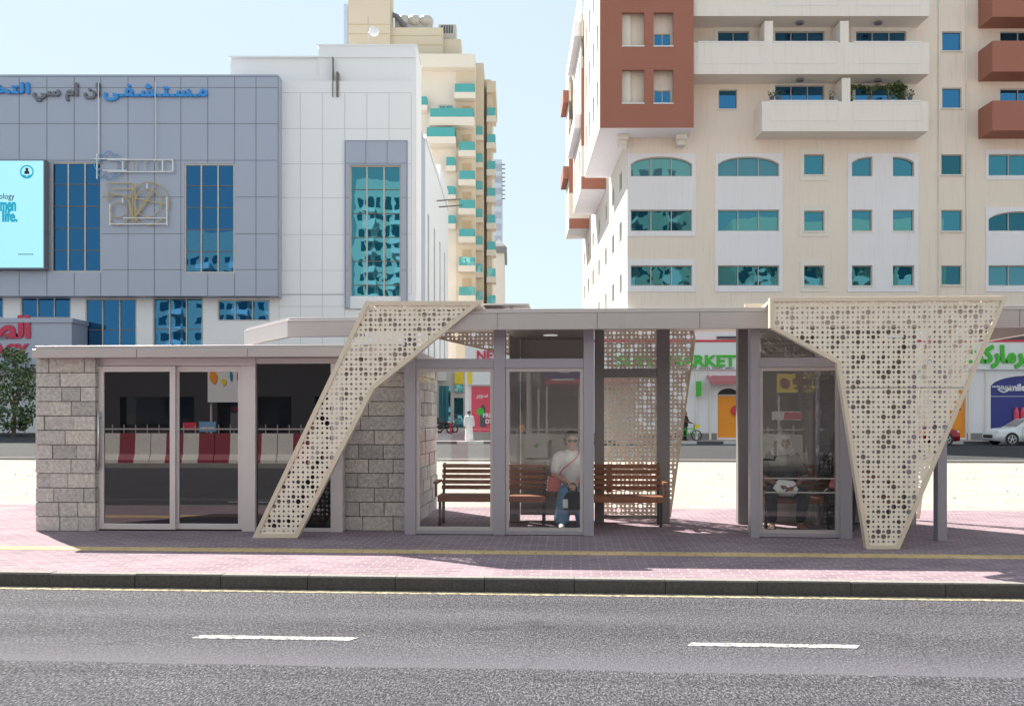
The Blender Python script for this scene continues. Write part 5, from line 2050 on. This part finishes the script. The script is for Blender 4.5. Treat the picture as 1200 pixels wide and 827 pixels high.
def car(label, x_front, y_side, z0, direction, paint, glassm, group=None, L=4.55, W=1.8, H=1.45):
    """saloon along X; direction -1: nose towards -X. y_side: near side"""
    t = thing('parked_car', label, 'car', (x_front - direction * L / 2, y_side + W / 2, z0), 0, group)
    X = lambda s: x_front - direction * s
    cy = y_side + W / 2
    # lower body: stations s, half width, sill z, shoulder z
    st = [(0.0, .62, .34, .66), (.06, .74, .25, .76), (.25, .84, .22, .85), (.75, .88, .20, .92), (1.25, .895, .20, .96), (1.6, .90, .20, .97), (2.4, .90, .20, .98), (3.3, .90, .20, 1.0), (3.8, .88, .22, 1.02), (4.2, .84, .26, 1.02), (4.45, .76, .34, .97), (4.55, .62, .44, .88)]
    prof = [(-1, 0), (-1.0, .45), (-.97, .75), (-.86, .96), (-.5, 1.02), (0, 1.04), (.5, 1.02), (.86, .96), (.97, .75), (1, .45), (1, 0)]
    q = MB()
    vs = []
    for s, hw, zl, zh in st:
        vs += [(X(s), cy + p * hw, z0 + zl + (zh - zl) * k) for p, k in prof]
    n = len(prof)
    fs = []
    for i in range(len(st) - 1):
        for j in range(n - 1):
            fs.append((i * n + j, (i + 1) * n + j, (i + 1) * n + j + 1, i * n + j + 1))
        fs.append((i * n + n - 1, (i + 1) * n + n - 1, (i + 1) * n, i * n))
    fs += [tuple(range(n)), tuple(range((len(st) - 1) * n + n - 1, (len(st) - 1) * n - 1, -1))]
    q.add(vs, fs)
    # wheel arches read as dark discs proud of the side
    body = q.build('body', paint, t, smooth=True)
    g = MB()
    gh = [(1.12, .72, .95), (1.85, .63, 1.40), (2.35, .60, 1.48), (3.0, .60, 1.48), (3.45, .61, 1.40), (4.12, .68, 1.02)]
    vs = []
    for s, hw, zz in gh:
        vs += [(X(s), cy - .80 + (0 if zz < 1 else .0), z0 + .90), (X(s), cy - hw, z0 + zz), (X(s), cy + hw, z0 + zz), (X(s), cy + .80, z0 + .90)]
    fs = []
    for i in range(len(gh) - 1):
        for j in range(3):
            fs.append((i * 4 + j, (i + 1) * 4 + j, (i + 1) * 4 + j + 1, i * 4 + j + 1))
    fs += [(0, 1, 2, 3), tuple(len(gh) * 4 - 1 - k for k in range(4))]
    g.add(vs, fs)
    ro = g.build('cabin', paint, t, smooth=False)
    gl = MB()
    for sgn in (-1, 1):
        def side(s, f):
            for i in range(len(gh) - 1):
                if gh[i][0] <= s <= gh[i + 1][0]:
                    k = (s - gh[i][0]) / (gh[i + 1][0] - gh[i][0])
                    hw = gh[i][1] + (gh[i + 1][1] - gh[i][1]) * k
                    zz = gh[i][2] + (gh[i + 1][2] - gh[i][2]) * k
                    return (X(s), cy + sgn * (.80 + (hw - .80) * f + .006), z0 + .90 + (zz - .90) * f + .004)
        for s0, s1, t0, t1 in ((1.5, 2.5, 1.98, 2.5), (2.58, 3.75, 2.58, 3.4)):
            gl.add([side(s0, .08), side(s1, .08), side(t1, .88), side(t0, .88)], [(0, 1, 2, 3)])
    gl.add([(X(1.2), cy - .68, z0 + 1.005), (X(1.2), cy + .68, z0 + 1.005), (X(1.82), cy + .58, z0 + 1.387), (X(1.82), cy - .58, z0 + 1.387)], [(0, 1, 2, 3)])
    gl.add([(X(4.08), cy - .64, z0 + 1.05), (X(4.08), cy + .64, z0 + 1.05), (X(3.5), cy + .55, z0 + 1.38), (X(3.5), cy - .55, z0 + 1.38)], [(0, 1, 2, 3)])
    gl.build('window', glassm, ro)
    for s in (.86, 3.55):
        for sgn in (-1, 1):
            yy = cy + sgn * .80
            w = MB(); w.cyl((X(s), yy + sgn * .095, z0 + .33), (X(s), yy + sgn * .10, z0 + .33), .37, n=24); w.build('wheel_arch', M_BLACK, t)
            w = MB(); w.torus((X(s), yy + sgn * .03, z0 + .325), (0, 1, 0), .255, .075, 24, 8); w.cyl((X(s), yy - sgn * .06, z0 + .325), (X(s), yy + sgn * .08, z0 + .325), .29, n=22)
            wo = w.build('wheel', M_ASPHDARK, t, smooth=False)
            w = MB(); w.torus((X(s), yy + sgn * .11, z0 + .325), (0, 1, 0), .215, .022, 22, 6)
            for k in range(5):
                a = 2 * math.pi * k / 5 + .3
                w.cyl((X(s), yy + sgn * .115, z0 + .325), (X(s) + .21 * math.cos(a), yy + sgn * .115, z0 + .325 + .21 * math.sin(a)), .035, .028, 6)
            w.build('rim', M_STEEL, wo)
    for sgn in (-1, 1):
        w = MB(); w.sphere((X(.22), cy + sgn * .68, z0 + .72), .11, 12, 6, (1.6, .8, .7)); w.build('headlight', M_STEEL, t, smooth=True)
        w = MB(); w.sphere((X(4.42), cy + sgn * .66, z0 + .80), .10, 12, 6, (.9, 1.0, .9)); w.build('tail_light', M_RED, t, smooth=True)
        w = MB(); w.sphere((X(1.55), cy + sgn * .98, z0 + .95), .09, 10, 6, (.7, 1.1, .8)); w.build('mirror', paint, t, smooth=True)
    w = MB(); w.box(min(X(-.005), X(.05)), max(X(-.005), X(.05)), cy - .5, cy + .5, z0 + .38, z0 + .56); w.build('grille', M_BLACK, t)
    w = MB()
    for s in (1.42, 2.54, 3.5):
        w.box(min(X(s), X(s + .012)), max(X(s), X(s + .012)), cy - .903, cy - .896, z0 + .3, z0 + .9)
    w.build('door_seam', M_BLACK, t)
    return t


P_WHITE = mat('car_white', (.70, .71, .73), .18, .05, var=.01)
P_RED = mat('car_red', (.30, .012, .02), .15, .2, var=.01)
car('white saloon parked at the kerb in front of the navy smile poster', WX(1167.5, 50.6), 50.6, -.134, -1, P_WHITE, M_DARKGLASS)
car('dark red saloon parked behind the right perforated wing', WX(1124, 51.0), 50.6, -.134, 1, P_RED, M_DARKGLASS)

# ================================================================== PEOPLE
SKIN = mat('skin', (.56, .34, .25), .55, var=.06, vscale=8)
SKIN2 = mat('skin_brown', (.24, .125, .075), .55, var=.06, vscale=8)
C_WHITE = mat('cloth_white', (.82, .81, .80), .85, var=.05, vscale=6)
C_JEAN = mat('denim', (.12, .24, .38), .85, var=.22, vscale=7)
C_BLACK = mat('cloth_black', (.028, .028, .032), .85, var=.2, vscale=6)
C_GREY = mat('scarf_grey', (.36, .34, .34), .85, var=.1, vscale=6)
C_CORAL = mat('coral_leather', (.62, .17, .15), .5, var=.1, vscale=12)
HAIR = mat('hair_dark', (.03, .024, .02), .5, var=.2, vscale=20)
HAIRG = mat('hair_greying', (.14, .12, .105), .6, var=.2, vscale=20)


def seated(label, px, v, yaw, skin, top, leg, shoe, hair, pose):
    """seated figure; local frame: x along the bench, -y towards the road"""
    t = thing('person', label, 'person', (SU(px, v), v, 0), 1, None, yaw)
    BASE[t.name] = (0, 0, 0)
    k = pose.get('knee', .13)
    fx = pose.get('foot', .12)
    S = .43     # seat height
    hipz, kneez = S + .085, S + .05
    ky, fy = pose.get('ky', -.38), pose.get('fy', -.40)
    lean = pose.get('lean', 0)
    sh = 1.00
    hd = (pose.get('hx', 0), -.06 - lean, 1.205)
    caps, P = head_caps(hd, pose.get('hyaw', 0))
    caps += [((hd[0] * .6, -.02 - lean * .8, 1.0), (hd[0], -.03 - lean, 1.12), .058, .052),
             ((0, .08, hipz + .04), (0, .05 - lean * .3, .78), .15, .145), ((0, .05 - lean * .3, .78), (0, .02 - lean * .6, .96), .145, .13),
             ((-.13, .01 - lean * .6, sh - .02), (.13, .01 - lean * .6, sh - .02), .075, .075)]
    hands = pose['hands']
    for s, (el, wr, hdir, hup) in zip((-1, 1), hands):
        shp = (s * .18, .01 - lean * .6, sh - .03)
        caps += [(shp, el, .058, .044), (el, wr, .041, .027)]
        caps += hand_caps(wr, hdir, hup, .55, s)
        caps += [((s * .09, .06, hipz), (s * k, ky, kneez), .095, .066), ((s * k, ky, kneez - .01), (s * fx, fy + .06, .10), .058, .036), ((s * fx, fy + .06, .06), (s * fx, fy - .07, .035), .038, .03)]
    body = blob(caps, 'body', skin, t, .0095, 2)
    # top
    w = pose.get('bulk', 1.0)
    c = [((0, .08, hipz + .03), (0, .05 - lean * .3, .76), .172 * w, .178 * w), ((0, .05 - lean * .3, .76), (0, .02 - lean * .6, .95), .178 * w, .155), ((-.14, .01 - lean * .6, sh - .02), (.14, .01 - lean * .6, sh - .02), .09, .09), ((0, 0 - lean * .7, sh + .02), (0, -.005 - lean * .7, sh + .055), .085, .068)]
    for s, (el, wr, *_x) in zip((-1, 1), hands):
        shp = Vector((s * .18, .01 - lean * .6, sh - .03))
        e = Vector(el)
        if pose.get('long'):
            c += [(shp, e, .085, .066), (e, e.lerp(Vector(wr), .86), .064, .052)]
        else:
            c += [(shp, shp.lerp(e, .72), .078, .074)]
    blob(c, pose.get('top_name', 'shirt'), top, t, .012, 4)
    c = []
    lw = pose.get('legw', 1.0)
    for s in (-1, 1):
        c += [((s * .095, .07, hipz), (s * k, ky, kneez), .118, .088), ((s * k, ky, kneez - .01), (s * fx, fy + .06, pose.get('hem', .12)), .085 * lw ** .5, .062 * lw), ((-.06, .08, hipz), (.06, .08, hipz), .13, .13)]
    blob(c, 'trousers', leg, t, .012, 4)
    c = []
    for s in (-1, 1):
        c = [((s * fx, fy + .085, .05), (s * fx * 1.05, fy - .09, .042), .047, .04), ((s * fx * 1.05, fy - .09, .035), (s * fx * 1.08, fy - .14, .035), .035, .03)]
        so = blob(c, 'shoe', shoe, t, .010, 2)
    if hair == 'scarf':
        q = MB()
        c = [(P(0, .02, .045), P(0, .035, .03), .108, .108), (P(0, .04, -.04), P(0, .03, -.12), .10, .10), (P(-.075, -.01, -.03), P(-.05, -.03, -.10), .045, .05), (P(.075, -.01, -.03), P(.05, -.03, -.10), .045, .05), ((-.1, -.03 - lean, 1.06), (.1, -.03 - lean, 1.06), .075, .075)]
        blob(c, 'headscarf', C_GREY, t, .010, 3)
    else:
        c = [(P(0, .03, .06), P(0, .045, .03), .099, .096), (P(-.05, .01, .095), P(.05, .01, .095), .05, .05), (P(-.075, .03, .03), P(-.07, .045, -.03), .045, .035), (P(.075, .03, .03), P(.07, .045, -.03), .045, .035)]
        if hair == 'long':
            c += [(P(-.07, .05, -.02), P(-.08, .04, -.2), .05, .045), (P(.07, .05, -.02), P(.08, .04, -.2), .05, .045), (P(0, .08, 0), P(0, .09, -.2), .07, .07)]
        blob(c, 'hair', HAIRG if hair == 'grey' else HAIR, t, .009, 2)
    for e in (-1, 1):
        q = MB(); q.sphere(P(e * .034, -.087, .008), .0125, 8, 6)
        if not pose.get('glasses'):
            q.build('eye', M_BLACK, t, smooth=True)
    if pose.get('glasses'):
        q = MB()
        for e in (-1, 1):
            q.sphere(P(e * .036, -.098, .008), .034, 12, 6, (1, .3, .72))
            q.cyl(P(e * .066, -.09, .014), P(e * .09, .015, .02), .005, n=6)
        q.cyl(P(-.01, -.104, .012), P(.01, -.104, .012), .005, n=6)
        q.build('sunglasses', M_BLACK, t, smooth=True)
    if pose.get('belt'):
        q = MB(); q.torus((0, .08, hipz + .075), (0, 0, 1), .172, .02, 24, 6); q.box(-.025, .025, -.125, -.105, hipz + .05, hipz + .10); q.build('belt', M_BLACK, t)
    return t, P


VP_ = 13.34
w1, P1 = seated('person in a white T-shirt, sunglasses and blue jeans seated in the middle glass screen', 669, VP_, .08, SKIN, C_WHITE, C_JEAN, C_WHITE, 'grey',
                dict(glasses=True, belt=True, bulk=.90, knee=.10, foot=.15, legw=1.75, hem=.13, ky=-.30, fy=-.32, hx=.01, lean=.0, top_name='t_shirt',
                     hands=[((-.235, -.06, .73), (-.06, -.31, .645), (.55, -.55, -.45), (-.2, -.3, 1)), ((.235, -.06, .73), (.06, -.31, .645), (-.55, -.55, -.45), (.2, -.3, 1))]))
w2, P2 = seated('person in black clothes and a grey headscarf seated in the right glass box', 917, VP_, -.03, SKIN2, C_BLACK, C_BLACK, SKIN2, 'scarf',
                dict(bulk=1.18, knee=.22, foot=.19, legw=1.1, hem=.16, ky=-.34, fy=-.33, top_name='tunic', hyaw=.25,
                     hands=[((-.30, -.06, .72), (-.10, -.30, .62), (.8, -.3, -.2), (0, -.4, 1)), ((.30, -.06, .72), (.10, -.30, .60), (-.8, -.3, -.15), (0, -.4, 1))]))
w3, P3 = seated('person in black with a dark head covering, mostly hidden behind the right wing', 984, VP_, -.25, SKIN2, C_BLACK, C_BLACK, C_BLACK, 'long',
                dict(bulk=1.1, knee=.13, foot=.13, ky=-.33, fy=-.36, long=True, lean=.06, hyaw=.2,
                     hands=[((-.24, -.14, .74), (-.14, -.22, .98), (.35, .15, .8), (-.6, -.6, 0)), ((.24, -.1, .72), (.02, -.33, .66), (-.8, -.3, 0), (0, -.3, 1))]))
# bags
uu, zz = SU(650, 13.16), .0
bg = thing('handbag', 'coral shoulder bag hanging at the hip of the person in jeans', 'handbag', (uu, 13.2, .50), 1)
q = MB()
q.prism([(uu - .10, .50), (uu + .085, .49), (uu + .10, .68), (uu - .08, .72)], 13.16, 13.25)
q.build('bag', C_CORAL, bg, bevel=.015)
q = MB()
for k in range(5):
    q.sphere((uu - .105 + .012 * k * .4, 13.2, .53 + k * .042), .018, 8, 5)
q.build('fringe', C_WHITE, bg)
ux = SU(669, VP_)
q = MB(); q.tube([(uu + .05, 13.2, .70), (uu + .1, 13.17, .80), (ux - .05, VP_ - .19, .87), (ux + .08, VP_ - .17, .98), (ux + .13, VP_ - .09, 1.07), (ux + .1, VP_ + .06, 1.06)], .011, 6); q.build('strap', C_CORAL, bg)
ux = SU(671, 12.98)
bg = thing('handbag', 'black patterned handbag held between the knees of the person in jeans', 'handbag', (ux, 12.98, .28), 1)
q = MB(); q.prism([(ux - .13, .27), (ux + .15, .27), (ux + .14, .47), (ux + .09, .52), (ux - .07, .52), (ux - .12, .47)], 12.92, 13.0); q.build('bag', C_BLACK, bg, bevel=.02)
q = MB(); q.tube([(ux - .06, 12.96, .51), (ux - .05, 12.97, .60), (ux, 12.99, .635), (ux + .05, 12.97, .60), (ux + .06, 12.96, .51)], .010, 6); q.build('handle', C_BLACK, bg)
q = MB(); q.box(ux - .135, ux - .065, 12.905, 12.915, .30, .42); q.build('tag', C_WHITE, bg)
ux = SU(920, 13.1)
c = [((ux - .1, 13.06, .56), (ux + .1, 13.06, .55), .075, .07), ((ux - .07, 13.08, .62), (ux + .08, 13.08, .61), .07, .07), ((ux - .1, 13.1, .52), (ux + .11, 13.1, .52), .06, .06)]
bo = blob(c, 'carrier_bag', C_WHITE, None, .012, 2)
bo.rotation_euler = (0, 0, -TH)
tag(bo, 'crumpled white carrier bag on the lap of the person in the headscarf', 'bag')
ux = SU(975, 13.0)
c = [((ux - .01, 12.97, .62), (ux + .03, 12.97, .76), .045, .03), ((ux + .02, 12.96, .60), (ux + .06, 12.97, .72), .035, .025)]
bo = blob(c, 'pink_pouch', C_CORAL, None, .010, 2)
bo.rotation_euler = (0, 0, -TH)
tag(bo, 'small pink pouch held by the person half hidden by the right wing', 'pouch')


def standing(label, x, y, z0, yaw, kind):
    t = thing('person', label, 'person', (x, y, z0), 0, None, yaw)
    BASE[t.name] = (0, 0, 0)
    hd = (0, -.02, 1.60)
    caps, P = head_caps(hd, .0)
    caps += [((0, 0, 1.40), (0, -.01, 1.52), .06, .055), ((0, 0, .95), (0, 0, 1.35), .15, .14), ((-.14, 0, 1.38), (.14, 0, 1.38), .08, .08)]
    for s in (-1, 1):
        if kind == 'robe':
            el, wr = (s * .25, .02, 1.1), (s * .26, -.06, .86)
        else:
            el, wr = (s * .27, -.12, 1.12), (s * .22, -.36, 1.02)
        caps += [((s * .19, 0, 1.37), el, .055, .043), (el, wr, .04, .028)]
        caps += hand_caps(wr, (0, -.2, -1) if kind == 'robe' else (0, -1, -.1), (s, 0, 0) if kind == 'robe' else (0, 0, 1), .5, s)
        caps += [((s * .09, 0, .93), (s * .1, -.02, .5), .09, .06), ((s * .1, -.02, .5), (s * .1, .02, .08), .055, .037), ((s * .1, .03, .05), (s * .11, -.14, .035), .04, .032)]
    blob(caps, 'body', SKIN2, t, .011, 2)
    c = [(P(0, .03, .06), P(0, .045, .02), .102, .10), (P(-.07, .03, .03), P(.07, .03, .03), .05, .05)]
    blob(c, 'hair', HAIR, t, .011, 2)
    for e in (-1, 1):
        q = MB(); q.sphere(P(e * .034, -.087, .008), .0125, 8, 6); q.build('eye', M_BLACK, t)
    if kind == 'robe':
        c = [((0, 0, .10), (0, 0, .9), .25, .20), ((0, 0, .9), (0, 0, 1.33), .20, .165), ((-.15, 0, 1.37), (.15, 0, 1.37), .095, .095), ((0, 0, 1.40), (0, 0, 1.45), .085, .07)]
        for s in (-1, 1):
            c += [((s * .19, 0, 1.37), (s * .25, .02, 1.1), .085, .075), ((s * .25, .02, 1.1), (s * .26, -.05, .90), .072, .065)]
        blob(c, 'robe', C_WHITE, t, .016, 4)
    else:
        c = [((0, 0, .92), (0, 0, 1.33), .18, .165), ((-.15, 0, 1.37), (.15, 0, 1.37), .092, .092)]
        for s in (-1, 1):
            c += [((s * .19, 0, 1.37), (s * .25, -.09, 1.17), .082, .07)]
        blob(c, 't_shirt', C_BLACK, t, .014, 3)
        c = [((-.06, 0, .92), (.06, 0, .92), .13, .13)]
        for s in (-1, 1):
            c += [((s * .09, 0, .93), (s * .1, -.02, .5), .11, .085), ((s * .1, -.02, .5), (s * .1, .02, .12), .085, .07)]
        blob(c, 'trousers', C_BLACK, t, .014, 3)
    for s in (-1, 1):
        blob([((s * .1, .05, .045), (s * .11, -.13, .04), .046, .038)], 'shoe', M_BLACK, t, .012, 1)
    return t


standing('person in a long white robe walking past the red poster', WX(545.5, 50), 54.2, 0, .35, 'robe')
standing('person in black standing with a bicycle by the supermarket wall', WX(805.5, 54.5), 55.2, 0, 1.1, 'walk')
# bicycle
bxx, byy = WX(807, 54.5), 54.6
bi = thing('bicycle', 'small green bicycle beside the person in black at the supermarket', 'bicycle', (bxx, byy, 0))
for s in (-.48, .48):
    q = MB(); q.torus((bxx + s, byy, .31), (0, 1, 0), .285, .028, 24, 6); wo = q.build('wheel', M_ASPHDARK, bi)
    q = MB(); q.cyl((bxx + s, byy - .03, .31), (bxx + s, byy + .03, .31), .03)
    for k in range(8):
        q.cyl((bxx + s, byy, .31), (bxx + s + .27 * math.cos(k * .785), byy, .31 + .27 * math.sin(k * .785)), .005, n=4)
    q.build('spokes', M_STEEL, wo)
q = MB()
for p0, p1 in (((-.48, .31), (-.2, .68)), ((-.48, .31), (-.05, .30)), ((-.05, .30), (-.2, .80)), ((-.05, .30), (.36, .70)), ((-.2, .68), (.36, .72)), ((.48, .31), (.33, .85))):
    q.cyl((bxx + p0[0], byy, p0[1]), (bxx + p1[0], byy, p1[1]), .024, n=8)
q.build('frame', M_GREEN, bi)
q = MB(); q.cyl((bxx + .33, byy - .24, .88), (bxx + .33, byy + .24, .88), .018); q.build('handlebar', M_IRON, bi)
q = MB(); q.sphere((bxx - .21, byy, .83), .09, 10, 6, (1.5, .8, .4)); q.build('saddle', M_BLACK, bi)
q = MB(); q.box(bxx + .36, bxx + .62, byy - .15, byy + .15, .72, .95); q.build('basket', M_YELLOW, bi)


def motorbike(label, x, y, z0, mt):
    t = thing('motorbike', label, 'motorbike', (x, y, z0), 0, 'motorbikes parked down the side street')
    for s in (-.62, .62):
        q = MB(); q.torus((x + s, y, z0 + .3), (0, 1, 0), .24, .06, 20, 8); wo = q.build('wheel', M_ASPHDARK, t)
        q = MB(); q.cyl((x + s, y - .04, z0 + .3), (x + s, y + .04, z0 + .3), .13, n=14); q.build('rim', M_STEEL, wo)
    q = MB(); q.sphere((x, y, z0 + .5), .3, 14, 8, (1.35, .45, .75)); q.sphere((x + .2, y, z0 + .78), .2, 12, 8, (1.4, .6, .7)); q.cyl((x + .62, y, z0 + .3), (x + .38, y, z0 + .98), .04); q.build('body', mt, t, smooth=True)
    q = MB(); q.sphere((x - .3, y, z0 + .82), .2, 12, 6, (1.9, .7, .4)); q.build('seat', M_BLACK, t, smooth=True)
    q = MB(); q.cyl((x + .36, y - .35, z0 + 1.02), (x + .36, y + .35, z0 + 1.02), .025); q.build('handlebar', M_IRON, t)
    q = MB(); q.sphere((x + .52, y, z0 + .88), .11, 10, 6); q.build('headlight', M_STEEL, t, smooth=True)
    q = MB(); q.box(x - .95, x - .5, y - .22, y + .22, z0 + .82, z0 + 1.25); q.build('delivery_box', mt, t)


motorbike('black motorbike parked in the side street nearest the hospital', WX(518, 74), 74, -.004, M_BLACK)
motorbike('black motorbike parked beside the first in the side street', WX(524, 76.5), 76.5, -.004, M_DGREY)
bo_ = thing('bollard', 'red bollard standing in the side street by the motorbikes', 'bollard', (WX(528.5, 72), 72, 0))
q = MB(); q.cyl((WX(528.5, 72), 72, -.004), (WX(528.5, 72), 72, .85), .11, .10, 12); q.build('post', M_RED, bo_)
q = MB(); q.cyl((WX(528.5, 72), 72, .86), (WX(528.5, 72), 72, 1.0), .10, .06, 12); q.build('cap', M_BWHITE, bo_)
